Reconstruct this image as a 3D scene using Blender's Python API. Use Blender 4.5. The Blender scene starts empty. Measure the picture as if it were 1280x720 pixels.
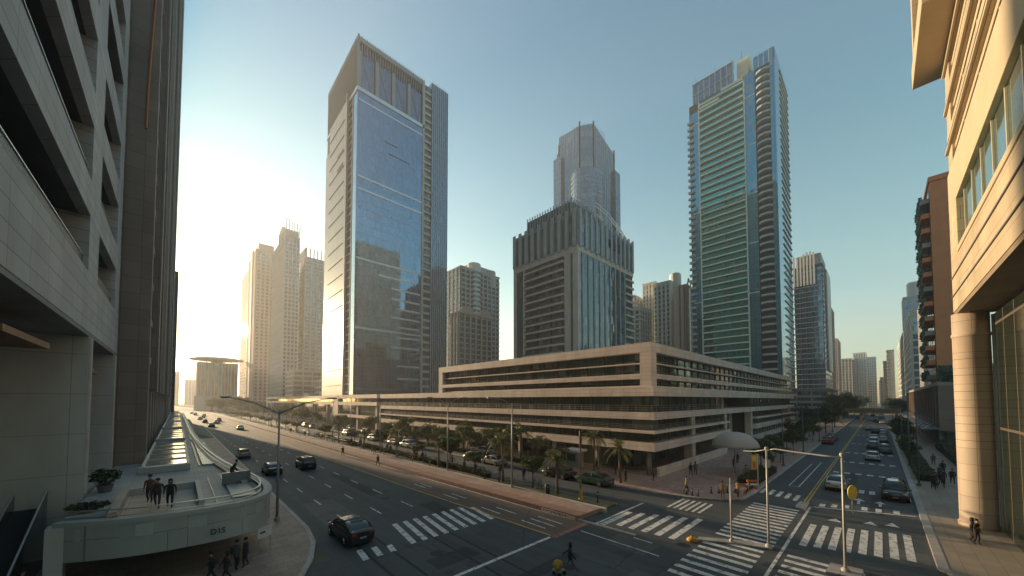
import bpy, bmesh, math, random
from mathutils import Vector, Matrix
R = math.radians
rnd = random.Random(7)
S = bpy.context.scene
COL = S.collection
# ------------------------------------------------------------------ camera
EYE = 10.0
cam = bpy.data.cameras.new('camera'); camo = bpy.data.objects.new('camera', cam); COL.objects.link(camo)
camo.location = (0, 0, EYE); camo.rotation_euler = (R(92), 0, R(-43.66))
cam.sensor_width = 36; cam.lens = 36 * 438 / 1280; cam.shift_y = 124.7 / 1280
cam.clip_start = .2; cam.clip_end = 12000
S.camera = camo
# ------------------------------------------------------------------ light
SUN_EL, SUN_AZ = 9.0, -6.0          # elevation; azimuth measured from +Y, negative towards -X
w = bpy.data.worlds.new('World'); S.world = w; w.use_nodes = True
wn = w.node_tree.nodes; wl = w.node_tree.links
sky = wn.new('ShaderNodeTexSky'); sky.sky_type = 'NISHITA'; sky.sun_disc = False
sky.sun_elevation = R(SUN_EL); sky.sun_rotation = R(SUN_AZ)
sky.air_density = 1.0; sky.dust_density = 0.6; sky.ozone_density = 1.8; sky.altitude = 50
wn['Background'].inputs[1].default_value = 0.125
tint = wn.new('ShaderNodeMix'); tint.data_type = 'RGBA'; tint.blend_type = 'MULTIPLY'; tint.inputs[0].default_value = 1; tint.inputs[7].default_value = (.80, 1.02, .86, 1)   # greenish cast of the evening air
wtc = wn.new('ShaderNodeTexCoord'); wsp = wn.new('ShaderNodeSeparateXYZ'); wl.new(wtc.outputs['Generated'], wsp.inputs[0])
wrp = wn.new('ShaderNodeValToRGB'); wl.new(wsp.outputs[2], wrp.inputs[0])      # air colour by height above the horizon: dusty, greenish, then blue
wrp.color_ramp.elements[0].position = 0; wrp.color_ramp.elements[0].color = (1.0, .88, .78, 1)
wrp.color_ramp.elements[1].position = .8; wrp.color_ramp.elements[1].color = (.62, .80, .74, 1)
for ps_, cc_ in ((.12, (.92, .94, .76, 1)), (.32, (.76, .95, .74, 1)), (.55, (.68, .90, .75, 1))): e_ = wrp.color_ramp.elements.new(ps_); e_.color = cc_
wl.new(wrp.outputs[0], tint.inputs[7])
wl.new(sky.outputs[0], tint.inputs[6]); wl.new(tint.outputs[2], wn['Background'].inputs[0])
sl = bpy.data.lights.new('sun', 'SUN'); sl.energy = 5; sl.angle = R(0.6); sl.color = (1, .74, .46)
so = bpy.data.objects.new('sun', sl); COL.objects.link(so)
sv = Vector((math.sin(R(SUN_AZ)) * math.cos(R(SUN_EL)), math.cos(R(SUN_AZ)) * math.cos(R(SUN_EL)), math.sin(R(SUN_EL))))
so.rotation_euler = (-sv).to_track_quat('-Z', 'Y').to_euler(); so.location = (0, 0, 400)
S.view_settings.view_transform = 'Standard'; S.view_settings.look = 'None'; S.view_settings.gamma = 1
S.view_settings.use_curve_mapping = False
S.view_settings.exposure = 1.55
S.cycles.volume_bounces = 0; S.cycles.max_bounces = 6; S.cycles.volume_step_rate = 4
S.cycles.volume_max_steps = 64; S.cycles.sample_clamp_indirect = 6
S.cycles.use_denoising = True
HAZE_D, HAZE_G = 0.0006, 0.4

# ------------------------------------------------------------------ materials
MATS = {}
def newmat(name):
    m = bpy.data.materials.new(name); m.use_nodes = True
    return m, m.node_tree.nodes, m.node_tree.links, m.node_tree.nodes['Principled BSDF']
def nd(ns, t, **k):
    n = ns.new(t)
    for a, b in k.items(): setattr(n, a, b)
    return n
def mth(ns, ls, op, a, b=None):
    n = ns.new('ShaderNodeMath'); n.operation = op
    for i, v in enumerate((a, b)):
        if v is None: continue
        if isinstance(v, (int, float)): n.inputs[i].default_value = v
        else: ls.new(v, n.inputs[i])
    return n.outputs[0]
def c4(c, k=1): return (min(1, c[0] * k), min(1, c[1] * k), min(1, c[2] * k), 1)
def mix(ns, ls, f, a, b):
    n = ns.new('ShaderNodeMix'); n.data_type = 'RGBA'
    if isinstance(f, (int, float)): n.inputs[0].default_value = f
    else: ls.new(f, n.inputs[0])
    for i, v in ((6, a), (7, b)):
        if isinstance(v, tuple): n.inputs[i].default_value = v
        else: ls.new(v, n.inputs[i])
    return n.outputs[2]
def rough_mat(name, col, rough=.8, var=.18, scale=.6, metal=0, bump=0, spec=.5):
    """plain surface with two octaves of blotchy wear"""
    if name in MATS: return MATS[name]
    m, ns, ls, p = newmat(name)
    tc = nd(ns, 'ShaderNodeTexCoord'); n1 = nd(ns, 'ShaderNodeTexNoise'); n1.inputs['Scale'].default_value = scale; n1.inputs['Detail'].default_value = 6
    ls.new(tc.outputs['Object'], n1.inputs['Vector'])
    n2 = nd(ns, 'ShaderNodeTexNoise'); n2.inputs['Scale'].default_value = scale * 14; n2.inputs['Detail'].default_value = 3
    ls.new(tc.outputs['Object'], n2.inputs['Vector'])
    f = mth(ns, ls, 'ADD', mth(ns, ls, 'MULTIPLY', n1.outputs[0], .65), mth(ns, ls, 'MULTIPLY', n2.outputs[0], .35))
    mr = nd(ns, 'ShaderNodeMapRange'); mr.inputs[1].default_value = .3; mr.inputs[2].default_value = .7; ls.new(f, mr.inputs[0])
    ls.new(mix(ns, ls, mr.outputs[0], c4(col, 1 - var), c4(col, 1 + var)), p.inputs['Base Color'])
    p.inputs['Roughness'].default_value = rough; p.inputs['Metallic'].default_value = metal
    p.inputs['Specular IOR Level'].default_value = spec
    if bump:
        b = nd(ns, 'ShaderNodeBump'); b.inputs['Strength'].default_value = bump; b.inputs['Distance'].default_value = .02
        ls.new(n2.outputs[0], b.inputs['Height']); ls.new(b.outputs[0], p.inputs['Normal'])
    MATS[name] = m; return m
def panel_mat(name, col, pw, ph, rough=.65, joint=.025, var=.08, offset=0.0, flat=False, jd=.55):
    """cladding panels or pavers with open joints; u = x+y, v = z on walls, (x, y) when flat"""
    if name in MATS: return MATS[name]
    m, ns, ls, p = newmat(name)
    tc = nd(ns, 'ShaderNodeTexCoord'); sp = nd(ns, 'ShaderNodeSeparateXYZ'); ls.new(tc.outputs['Object'], sp.inputs[0])
    cb = nd(ns, 'ShaderNodeCombineXYZ')
    if flat: ls.new(sp.outputs[0], cb.inputs[0]); ls.new(sp.outputs[1], cb.inputs[1])
    else: ls.new(mth(ns, ls, 'ADD', sp.outputs[0], sp.outputs[1]), cb.inputs[0]); ls.new(sp.outputs[2], cb.inputs[1])
    br = nd(ns, 'ShaderNodeTexBrick'); br.offset = offset
    for k, v in (('Scale', 1), ('Mortar Size', joint), ('Mortar Smooth', .1), ('Brick Width', pw), ('Row Height', ph)): br.inputs[k].default_value = v
    br.inputs['Color1'].default_value = c4(col, 1 - var); br.inputs['Color2'].default_value = c4(col, 1 + var)
    br.inputs['Mortar'].default_value = c4(col, jd)
    ls.new(cb.outputs[0], br.inputs['Vector'])
    n1 = nd(ns, 'ShaderNodeTexNoise'); n1.inputs['Scale'].default_value = .35; n1.inputs['Detail'].default_value = 7; n1.inputs['Roughness'].default_value = .6
    mp = nd(ns, 'ShaderNodeMapping'); mp.inputs['Scale'].default_value = (1, 1, .35 if not flat else 1)
    ls.new(tc.outputs['Object'], mp.inputs[0]); ls.new(mp.outputs[0], n1.inputs['Vector'])
    mr = nd(ns, 'ShaderNodeMapRange'); mr.inputs[1].default_value = .3; mr.inputs[2].default_value = .7; mr.inputs[3].default_value = .8; mr.inputs[4].default_value = 1.12
    ls.new(n1.outputs[0], mr.inputs[0])
    mx = nd(ns, 'ShaderNodeMix'); mx.data_type = 'RGBA'; mx.blend_type = 'MULTIPLY'; mx.inputs[0].default_value = 1
    ls.new(br.outputs[0], mx.inputs[6]); ls.new(mr.outputs[0], mx.inputs[7]); ls.new(mx.outputs[2], p.inputs['Base Color'])
    p.inputs['Roughness'].default_value = rough
    MATS[name] = m; return m
def glass_mat(name, col, metal=.75, rough=.06, pw=1.4, ph=3.3, frame=(.12, .12, .12), fw=.06, tilt=.012, lit=.0, blind=.25):
    """coated facade glass: every pane leans a hair differently, some have blinds drawn, mullions between"""
    if name in MATS: return MATS[name]
    m, ns, ls, p = newmat(name)
    tc = nd(ns, 'ShaderNodeTexCoord'); sp = nd(ns, 'ShaderNodeSeparateXYZ'); ls.new(tc.outputs['Object'], sp.inputs[0])
    u = mth(ns, ls, 'DIVIDE', mth(ns, ls, 'ADD', mth(ns, ls, 'ADD', sp.outputs[0], sp.outputs[1]), 500.3), pw)
    v = mth(ns, ls, 'DIVIDE', mth(ns, ls, 'ADD', sp.outputs[2], .11), ph)
    cb = nd(ns, 'ShaderNodeCombineXYZ'); ls.new(mth(ns, ls, 'FLOOR', u), cb.inputs[0]); ls.new(mth(ns, ls, 'FLOOR', v), cb.inputs[1])
    wnz = nd(ns, 'ShaderNodeTexWhiteNoise'); wnz.noise_dimensions = '3D'; ls.new(cb.outputs[0], wnz.inputs['Vector'])
    geo = nd(ns, 'ShaderNodeNewGeometry')
    vs = nd(ns, 'ShaderNodeVectorMath', operation='SUBTRACT'); ls.new(wnz.outputs['Color'], vs.inputs[0]); vs.inputs[1].default_value = (.5, .5, .5)
    vm = nd(ns, 'ShaderNodeVectorMath', operation='SCALE'); ls.new(vs.outputs[0], vm.inputs[0]); vm.inputs['Scale'].default_value = tilt
    wv = nd(ns, 'ShaderNodeTexNoise'); wv.inputs['Scale'].default_value = .5; ls.new(tc.outputs['Object'], wv.inputs['Vector'])
    v2 = nd(ns, 'ShaderNodeVectorMath', operation='SUBTRACT'); ls.new(wv.outputs['Color'], v2.inputs[0]); v2.inputs[1].default_value = (.5, .5, .5)
    v3 = nd(ns, 'ShaderNodeVectorMath', operation='SCALE'); ls.new(v2.outputs[0], v3.inputs[0]); v3.inputs['Scale'].default_value = tilt * 1.5
    va = nd(ns, 'ShaderNodeVectorMath', operation='ADD'); ls.new(geo.outputs['Normal'], va.inputs[0]); ls.new(vm.outputs[0], va.inputs[1])
    vb = nd(ns, 'ShaderNodeVectorMath', operation='ADD'); ls.new(va.outputs[0], vb.inputs[0]); ls.new(v3.outputs[0], vb.inputs[1])
    vn = nd(ns, 'ShaderNodeVectorMath', operation='NORMALIZE'); ls.new(vb.outputs[0], vn.inputs[0]); ls.new(vn.outputs[0], p.inputs['Normal'])
    bl = mth(ns, ls, 'LESS_THAN', wnz.outputs['Value'], blind)
    base = mix(ns, ls, wnz.outputs['Value'], c4(col, .88), c4(col, 1.1))
    fu = mth(ns, ls, 'LESS_THAN', mth(ns, ls, 'FRACT', u), fw / pw); fv = mth(ns, ls, 'LESS_THAN', mth(ns, ls, 'FRACT', v), fw * 1.3 / ph)
    fr = mth(ns, ls, 'MAXIMUM', fu, fv)
    base = mix(ns, ls, mth(ns, ls, 'MULTIPLY', bl, .5), base, (.38, .37, .34, 1))
    ls.new(mix(ns, ls, fr, base, c4(frame)), p.inputs['Base Color'])
    ls.new(mth(ns, ls, 'MULTIPLY', mth(ns, ls, 'SUBTRACT', 1, fr), mth(ns, ls, 'SUBTRACT', metal, mth(ns, ls, 'MULTIPLY', bl, .15))), p.inputs['Metallic'])
    ls.new(mth(ns, ls, 'ADD', rough, mth(ns, ls, 'MULTIPLY', fr, .4)), p.inputs['Roughness'])
    MATS[name] = m; return m
def asphalt_mat(name, col, streak=True):
    if name in MATS: return MATS[name]
    m, ns, ls, p = newmat(name)
    tc = nd(ns, 'ShaderNodeTexCoord')
    n1 = nd(ns, 'ShaderNodeTexNoise'); n1.inputs['Scale'].default_value = .12; n1.inputs['Detail'].default_value = 8; n1.inputs['Roughness'].default_value = .6
    ls.new(tc.outputs['Object'], n1.inputs['Vector'])
    mp = nd(ns, 'ShaderNodeMapping'); mp.inputs['Scale'].default_value = (1.4, .03, 1); ls.new(tc.outputs['Object'], mp.inputs[0])
    n2 = nd(ns, 'ShaderNodeTexNoise'); n2.inputs['Scale'].default_value = 1; n2.inputs['Detail'].default_value = 3; ls.new(mp.outputs[0], n2.inputs['Vector'])
    n3 = nd(ns, 'ShaderNodeTexNoise'); n3.inputs['Scale'].default_value = 22; n3.inputs['Detail'].default_value = 2; ls.new(tc.outputs['Object'], n3.inputs['Vector'])
    vo = nd(ns, 'ShaderNodeTexVoronoi'); vo.feature = 'DISTANCE_TO_EDGE'; vo.inputs['Scale'].default_value = .16
    wp = nd(ns, 'ShaderNodeVectorMath', operation='ADD'); ls.new(tc.outputs['Object'], wp.inputs[0]); ls.new(n1.outputs['Color'], wp.inputs[1]); ls.new(wp.outputs[0], vo.inputs['Vector'])
    crack = mth(ns, ls, 'LESS_THAN', vo.outputs['Distance'], .0035)
    f = mth(ns, ls, 'ADD', mth(ns, ls, 'MULTIPLY', n1.outputs[0], .5), mth(ns, ls, 'ADD', mth(ns, ls, 'MULTIPLY', n2.outputs[0], .3), mth(ns, ls, 'MULTIPLY', n3.outputs[0], .2)))
    mr = nd(ns, 'ShaderNodeMapRange'); mr.inputs[1].default_value = .35; mr.inputs[2].default_value = .65; ls.new(f, mr.inputs[0])
    base = mix(ns, ls, mr.outputs[0], c4(col, .6), c4(col, 1.4))
    n5 = nd(ns, 'ShaderNodeTexNoise'); n5.inputs['Scale'].default_value = .55; n5.inputs['Detail'].default_value = 4; ls.new(tc.outputs['Object'], n5.inputs['Vector'])
    oil = nd(ns, 'ShaderNodeMapRange'); oil.inputs[1].default_value = .60; oil.inputs[2].default_value = .68; oil.inputs[4].default_value = .45; ls.new(n5.outputs[0], oil.inputs[0])
    base = mix(ns, ls, oil.outputs[0], base, c4(col, .45))
    ls.new(mix(ns, ls, mth(ns, ls, 'MULTIPLY', crack, .6), base, c4(col, .4)), p.inputs['Base Color'])
    r = nd(ns, 'ShaderNodeMapRange'); r.inputs[3].default_value = .62; r.inputs[4].default_value = .85; ls.new(n1.outputs[0], r.inputs[0]); ls.new(r.outputs[0], p.inputs['Roughness'])
    p.inputs['Specular IOR Level'].default_value = .35
    b = nd(ns, 'ShaderNodeBump'); b.inputs['Strength'].default_value = .25; b.inputs['Distance'].default_value = .01; ls.new(n3.outputs[0], b.inputs['Height']); ls.new(b.outputs[0], p.inputs['Normal'])
    MATS[name] = m; return m
def paint_mat(name, col):
    """road paint with worn patches where the asphalt shows"""
    if name in MATS: return MATS[name]
    m, ns, ls, p = newmat(name)
    tc = nd(ns, 'ShaderNodeTexCoord'); n1 = nd(ns, 'ShaderNodeTexNoise'); n1.inputs['Scale'].default_value = 2.2; n1.inputs['Detail'].default_value = 9; n1.inputs['Roughness'].default_value = .75
    ls.new(tc.outputs['Object'], n1.inputs['Vector'])
    mr = nd(ns, 'ShaderNodeMapRange'); mr.inputs[1].default_value = .36; mr.inputs[2].default_value = .50; ls.new(n1.outputs[0], mr.inputs[0])
    ls.new(mix(ns, ls, mr.outputs[0], (.09, .09, .09, 1), c4(col)), p.inputs['Base Color']); p.inputs['Roughness'].default_value = .7
    MATS[name] = m; return m
def plain(name, col, rough=.5, metal=0, coat=0, emit=0):
    if name in MATS: return MATS[name]
    m, ns, ls, p = newmat(name)
    tc = nd(ns, 'ShaderNodeTexCoord'); n1 = nd(ns, 'ShaderNodeTexNoise'); n1.inputs['Scale'].default_value = 3; n1.inputs['Detail'].default_value = 4
    ls.new(tc.outputs['Object'], n1.inputs['Vector'])
    ls.new(mix(ns, ls, n1.outputs[0], c4(col, .85), c4(col, 1.12)), p.inputs['Base Color'])
    p.inputs['Roughness'].default_value = rough; p.inputs['Metallic'].default_value = metal; p.inputs['Coat Weight'].default_value = coat
    if emit: p.inputs['Emission Color'].default_value = c4(col); p.inputs['Emission Strength'].default_value = emit
    MATS[name] = m; return m
def leaf_mat(name, col):
    if name in MATS: return MATS[name]
    m, ns, ls, p = newmat(name)
    tc = nd(ns, 'ShaderNodeTexCoord'); n1 = nd(ns, 'ShaderNodeTexNoise'); n1.inputs['Scale'].default_value = 1.6; n1.inputs['Detail'].default_value = 5
    oi = nd(ns, 'ShaderNodeObjectInfo')
    ls.new(tc.outputs['Object'], n1.inputs['Vector'])
    mr = nd(ns, 'ShaderNodeMapRange'); mr.inputs[1].default_value = .3; mr.inputs[2].default_value = .7; ls.new(n1.outputs[0], mr.inputs[0])
    base = mix(ns, ls, mr.outputs[0], c4(col, .55), c4((col[0] * 1.25, col[1] * 1.15, col[2]), 1.5))
    base2 = mix(ns, ls, mth(ns, ls, 'MULTIPLY', oi.outputs['Random'], .35), base, c4((col[0] * 1.6, col[1] * 1.1, col[2] * .8)))
    ls.new(base2, p.inputs['Base Color'])
    p.inputs['Roughness'].default_value = .55
    tr = nd(ns, 'ShaderNodeBsdfTranslucent'); ls.new(base2, tr.inputs[0]); ms = nd(ns, 'ShaderNodeMixShader'); ms.inputs[0].default_value = .3
    ls.new(p.outputs[0], ms.inputs[1]); ls.new(tr.outputs[0], ms.inputs[2]); ls.new(ms.outputs[0], ns['Material Output'].inputs[0])
    MATS[name] = m; return m

asph = asphalt_mat('asphalt', (.078, .088, .092)); asph_bike = asphalt_mat('brown_asphalt', (.19, .135, .105))
white = paint_mat('road_paint_white', (.72, .72, .7)); yellow = paint_mat('road_paint_yellow', (.62, .45, .08)); redp = paint_mat('road_paint_red', (.42, .16, .13))
granite = panel_mat('pale_granite_cladding', (.34, .31, .28), 2.4, .62, joint=.018, var=.07)
podstone = panel_mat('podium_stone', (.72, .60, .53), 1.8, .55, joint=.016, var=.06)
greypanel = panel_mat('grey_facade_panel', (.48, .485, .48), 2.6, .8, joint=.022, var=.08, jd=.45)
brownpanel = panel_mat('brown_facade_panel', (.27, .21, .18), 1.3, 1.6, joint=.02, var=.1)
sandstone = panel_mat('sandstone_cladding', (.52, .42, .28), 3.0, .95, joint=.02, var=.08, offset=.5)
sandsmooth = rough_mat('sandstone_smooth', (.54, .44, .29), .7, .1, .4)
drum = panel_mat('column_drum_stone', (.52, .41, .30), 1.5, 1.25, joint=.02, var=.07)
concrete = rough_mat('concrete', (.33, .32, .3), .85, .2, .3)
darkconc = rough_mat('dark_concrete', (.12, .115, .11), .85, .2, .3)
kerbm = panel_mat('kerb_stone', (.42, .39, .36), .9, .9, flat=True, joint=.02)
pave_grey = panel_mat('grey_pavers', (.25, .235, .215), .6, .3, flat=True, joint=.012, offset=.5, var=.16)
pave_pink = panel_mat('pink_pavers', (.40, .27, .225), .8, .4, flat=True, joint=.014, offset=.5, var=.16)
pave_red = panel_mat('red_brick_pavers', (.26, .11, .075), .3, .12, flat=True, joint=.01, offset=.5, var=.2)
pave_big = panel_mat('large_square_tiles', (.29, .26, .23), 1.2, 1.2, flat=True, joint=.014, var=.1)
redwall = panel_mat('red_brick_kerb_wall', (.32, .18, .13), .3, .1, joint=.012, offset=.5, var=.2)
metal_dk = plain('dark_metal', (.05, .05, .052), .45, .4); metal_lt = plain('galvanised_metal', (.45, .46, .46), .4, .7)
whitem = plain('white_metal', (.7, .7, .68), .5); steel = plain('brushed_steel', (.5, .5, .5), .25, 1)
soil = rough_mat('planting_soil', (.09, .075, .05), .95, .3, 2); grass = rough_mat('ground_cover_green', (.055, .075, .03), .9, .4, 3)
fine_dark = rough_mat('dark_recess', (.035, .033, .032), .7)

# ------------------------------------------------------------------ mesh helpers
class MB:
    def __init__(s): s.v = []; s.f = []; s.m = []; s.mi = 0
    def face(s, pts, mi=None):
        b = len(s.v); s.v += [tuple(p) for p in pts]; s.f.append(tuple(range(b, b + len(pts)))); s.m.append(s.mi if mi is None else mi)
    def box(s, x0, x1, y0, y1, z0, z1):
        x0, x1 = sorted((x0, x1)); y0, y1 = sorted((y0, y1)); z0, z1 = sorted((z0, z1))
        b = len(s.v); s.v += [(x, y, z) for z in (z0, z1) for x, y in ((x0, y0), (x1, y0), (x1, y1), (x0, y1))]
        for q in ((0, 3, 2, 1), (4, 5, 6, 7), (0, 1, 5, 4), (1, 2, 6, 5), (2, 3, 7, 6), (3, 0, 4, 7)): s.f.append(tuple(b + i for i in q)); s.m.append(s.mi)
        return s
    def prism(s, poly, z0, z1, poly2=None):
        n = len(poly); b = len(s.v); poly2 = poly2 or poly
        s.v += [(p[0], p[1], z0) for p in poly] + [(p[0], p[1], z1 if len(p) < 3 else p[2]) for p in poly2]
        s.f.append(tuple(b + i for i in reversed(range(n)))); s.m.append(s.mi); s.f.append(tuple(b + n + i for i in range(n))); s.m.append(s.mi)
        for i in range(n): j = (i + 1) % n; s.f.append((b + i, b + j, b + n + j, b + n + i)); s.m.append(s.mi)
        return s
    def tube(s, pts, r, n=8, cap=True):
        pts = [Vector(p) for p in pts]; rs = r if isinstance(r, (list, tuple)) else [r] * len(pts); b = len(s.v)
        for i, p in enumerate(pts):
            d = (pts[min(i + 1, len(pts) - 1)] - pts[max(i - 1, 0)]).normalized()
            a = d.orthogonal().normalized() if i == 0 else (a - d * a.dot(d)).normalized()
            c = d.cross(a)
            for k in range(n): t = 2 * math.pi * k / n; s.v.append(tuple(p + (a * math.cos(t) + c * math.sin(t)) * rs[i]))
        for i in range(len(pts) - 1):
            for k in range(n): j = (k + 1) % n; s.f.append((b + i * n + k, b + i * n + j, b + (i + 1) * n + j, b + (i + 1) * n + k)); s.m.append(s.mi)
        if cap:
            s.f.append(tuple(b + k for k in reversed(range(n)))); s.m.append(s.mi); e = b + (len(pts) - 1) * n; s.f.append(tuple(e + k for k in range(n))); s.m.append(s.mi)
        return s
    def lathe(s, c, prof, n=16):
        b = len(s.v)
        for r, z in prof:
            for k in range(n): t = 2 * math.pi * k / n; s.v.append((c[0] + r * math.cos(t), c[1] + r * math.sin(t), c[2] + z))
        for i in range(len(prof) - 1):
            for k in range(n): j = (k + 1) % n; s.f.append((b + i * n + k, b + i * n + j, b + (i + 1) * n + j, b + (i + 1) * n + k)); s.m.append(s.mi)
        s.f.append(tuple(b + k for k in reversed(range(n)))); s.m.append(s.mi); e = b + (len(prof) - 1) * n; s.f.append(tuple(e + k for k in range(n))); s.m.append(s.mi)
        return s
    def build(s, name, mats, parent=None, smooth=False, bevel=0, local=False):
        me = bpy.data.meshes.new(name); off = (0, 0, 0) if local else wloc(parent)
        me.from_pydata([(x - off[0], y - off[1], z - off[2]) for x, y, z in s.v], [], s.f)
        mats = mats if isinstance(mats, (list, tuple)) else [mats]
        for m in mats: me.materials.append(m)
        if len(mats) > 1: me.polygons.foreach_set('material_index', s.m)
        if smooth: me.polygons.foreach_set('use_smooth', [True] * len(me.polygons))
        me.update()
        o = bpy.data.objects.new(name, me); COL.objects.link(o)
        if parent: o.parent = parent
        if bevel:
            md = o.modifiers.new('bevel', 'BEVEL'); md.width = bevel; md.segments = 2; md.limit_method = 'ANGLE'
        return o
def wloc(o):
    v = Vector((0, 0, 0))
    while o: v += o.location; o = o.parent
    return v
def B(x0, x1, y0, y1, z0, z1): return MB().box(x0, x1, y0, y1, z0, z1)
def tag(o, label=None, cat=None, group=None, kind=None):
    for k, v in (('label', label), ('category', cat), ('group', group), ('kind', kind)):
        if v: o[k] = v
    return o
def thing(name, label, cat, loc=(0, 0, 0), group=None, rz=0):
    o = bpy.data.objects.new(name, None); COL.objects.link(o); o.location = loc; o.rotation_euler = (0, 0, rz); o.empty_display_size = .3
    return tag(o, label, cat, group)
def copy_tree(o, parent=None, label=None, loc=None, rz=None, scale=None, group=None):
    c = o.copy(); COL.objects.link(c); c.parent = parent
    if label: c['label'] = label
    if group: c['group'] = group
    if loc is not None: c.location = loc
    if rz is not None: c.rotation_euler = (0, 0, rz)
    if scale: c.scale = (scale,) * 3 if isinstance(scale, (int, float)) else scale
    for ch in list(KIDS(o)): copy_tree(ch, c)
    return c
def KIDS(o): return [c for c in o.children]
def sheet(pts, z): m = MB(); m.face([(x, y, z) for x, y in pts]); return m
def struct(name, mb, mat, parent=None, smooth=False):
    o = mb.build(name, mat, parent, smooth)
    if not parent: o['kind'] = 'structure'
    return o

# ------------------------------------------------------------------ avenue geometry
XR = [(-60, 21.5), (10, 20.4), (25, 19.8), (39, 19.2), (105, 17.6), (263, 14.2), (450, 10), (900, 0)]
def xr(y):
    for (a, b), (c, d) in zip(XR, XR[1:]):
        if y <= c: return b + (d - b) * (y - a) / (c - a)
    return XR[-1][1]
def sh(y): return xr(y) - 19.8
def strip(a, b, y0, y1, z, z0=None, step=20):
    """strip parallel to the avenue's right edge, a..b metres measured where the edge is at x = 19.8"""
    ys = [y0]; 
    while ys[-1] < y1: ys.append(min(y1, ys[-1] + step))
    m = MB()
    for u, v in zip(ys, ys[1:]):
        p = [(a + sh(u), u), (b + sh(u), u), (b + sh(v), v), (a + sh(v), v)]
        if z0 is None: m.face([(x, y, z) for x, y in p])
        else: m.prism(p, z0, z)
    return m
# ------------------------------------------------------------------ the ground
g = sheet([(-1500, -1500), (1500, -1500), (1500, 1500), (-1500, 1500)], -.02); struct('ground', g, rough_mat('open_ground', (.13, .115, .09), .95, .35, .02))
road = struct('avenue_road', sheet([(-40, -60), (44, -60), (44, 17), (38, 24), (38 - 18, 420), (-30, 420), (7.0, 120), (7.2, 24), (-40, 24)], 0), asph)
street = struct('side_street', sheet([(44, -2.3), (900, -2.3), (900, 9.5), (44, 9.5)], .0), asph)
inter = None
m = strip(19.9, 24.0, 16.8, 400, .004); struct('bicycle_lane', m, asph_bike)
# median between the two directions of the side street, seen as a yellow double line, plus kerbs
def mk(name, mb, mat=white): o = mb.build(name, mat, road); return o
def q(x0, x1, y0, y1, z=.008): return B(x0, x1, y0, y1, z - .0035, z)
mk('edge_line_yellow', strip(19.78, 19.93, 17, 400, .009), yellow)
mk('lane_line_white', strip(23.72, 23.84, 18, 400, .009))
mk('stop_line', q(11.0, 19.9, 16.72, 16.98)); mk('stop_line', q(24.4, 33.0, 15.98, 16.2, .01)); mk('stop_line', q(20.0, 24.4, 16.45, 16.85, .01), redp)
mk('stop_line', q(4.5, 11.0, 16.8, 16.98))
m = MB()
for i in range(9): x = 12.0 + i * .9; m.face([(x, 22.7, .008), (x + .42, 22.7, .008), (x + .42 + .7, 27.3 if i < 8 else 26.5, .008), (x + .7, 27.3 if i < 8 else 26.5, .008)])
mk('crosswalk', m)
m = MB()
for x, l in ((8.6, 24.2), (9.5, 24), (10.4, 23.6)): m.face([(x, 22.4, .008), (x + .4, 22.4, .008), (x + .6, l, .008), (x + .2, l, .008)])
mk('crosswalk', m)
m = MB()
for lane in (10.4, 13.3, 16.3):
    y = 30.5
    while y < 330:
        m.face([(lane + sh(y) * .6, y, .008), (lane + .13 + sh(y) * .6, y, .008), (lane + .13 + sh(y) * .6, y + 2.4, .008), (lane + sh(y) * .6, y + 2.4, .008)]); y += 6.5
mk('lane_dashes', m)
m = MB()
for (x, y) in ((20.7, 23.3), (21.7, 22.3), (20.9, 18.2), (21.75, 18.0), (22.6, 17.9), (20.6, 29.6), (21.4, 29.2), (20.6, 36), (21.3, 35.7)):
    m.box(x, x + .14, y, y + 2.6, .008, .0115)
mk('lane_bars', m)
m = MB()
for i in range(6): x0 = 26.0 if i < 5 else 25.3; y = 10.4 + i * 1.0; m.box(x0 - i * .08, (32 - i * .5), y, y + .46, .005, .008)
mk('crosswalk', m)
# wide crossing along the avenue side of the side street mouth
m = MB()
for i in range(13): x = 29.4 + i * .93; m.box(x, x + .42, 5.25, 8.75, .005, .008)
mk('crosswalk', m)
m = MB()
for i in range(8): x = 21.0 + i * .98; m.box(x, x + .42, 5.5, 8.85, .005, .008)
mk('crosswalk', m)
m = MB()
for i in range(9): x = 20.6 + i * .98; m.box(x, x + .42, .8, 4.35, .005, .008)
mk('crosswalk', m)
mk('edge_line_white', q(22.5, 43.2, 4.62, 4.80, .011))
m = MB()
for i in range(8): y = 3.9 - i * .72; m.box(31.3 + (i * .27), 37.2 + (i * .3), y - .2, y + .2, .005, .008)
mk('crosswalk', m)
m = MB()
for i in range(6): y = 11.2 + i * .52; m.box(33.6 - .05 * i, 37.3, y, y + .22, .005, .008)
mk('crosswalk', m)
m = MB()
for x, y in ((39.4, 2.8), (40.4, .75), (41.1, -.45)): m.face([(x, y + .42, .008), (x, y - .42, .008), (x + 1.1, y, .008)])
mk('direction_arrows', m)
m = MB()
m.face([(43.2, 4.5, .008), (43.45, 4.5, .008), (46.25, -1.95, .008), (46.0, -1.95, .008)])
for y, x in ((4.0, 43.9), (3.2, 44.4), (2.4, 44.9), (1.2, 45.3), (.3, 45.5), (-.8, 45.9)): m.box(x, x + 1.3, y - .2, y + .2, .005, .008)
mk('stop_line', m)
m = MB()
for y in (3.5, 1.6, .8, -.4): m.box(53.3, 55.2, y - .22, y + .22, .005, .008)
for X in (66, 78, 92, 112, 140):
    for y in (4.4, 3.3, 2.2, 1.1, 0, -1.1): m.box(X, X + 1.1, y - .3, y + .3, .005, .008)
mk('street_bars', m)
m = MB()     # straight-and-left arrow and bicycle-like blob in the lane
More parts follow.
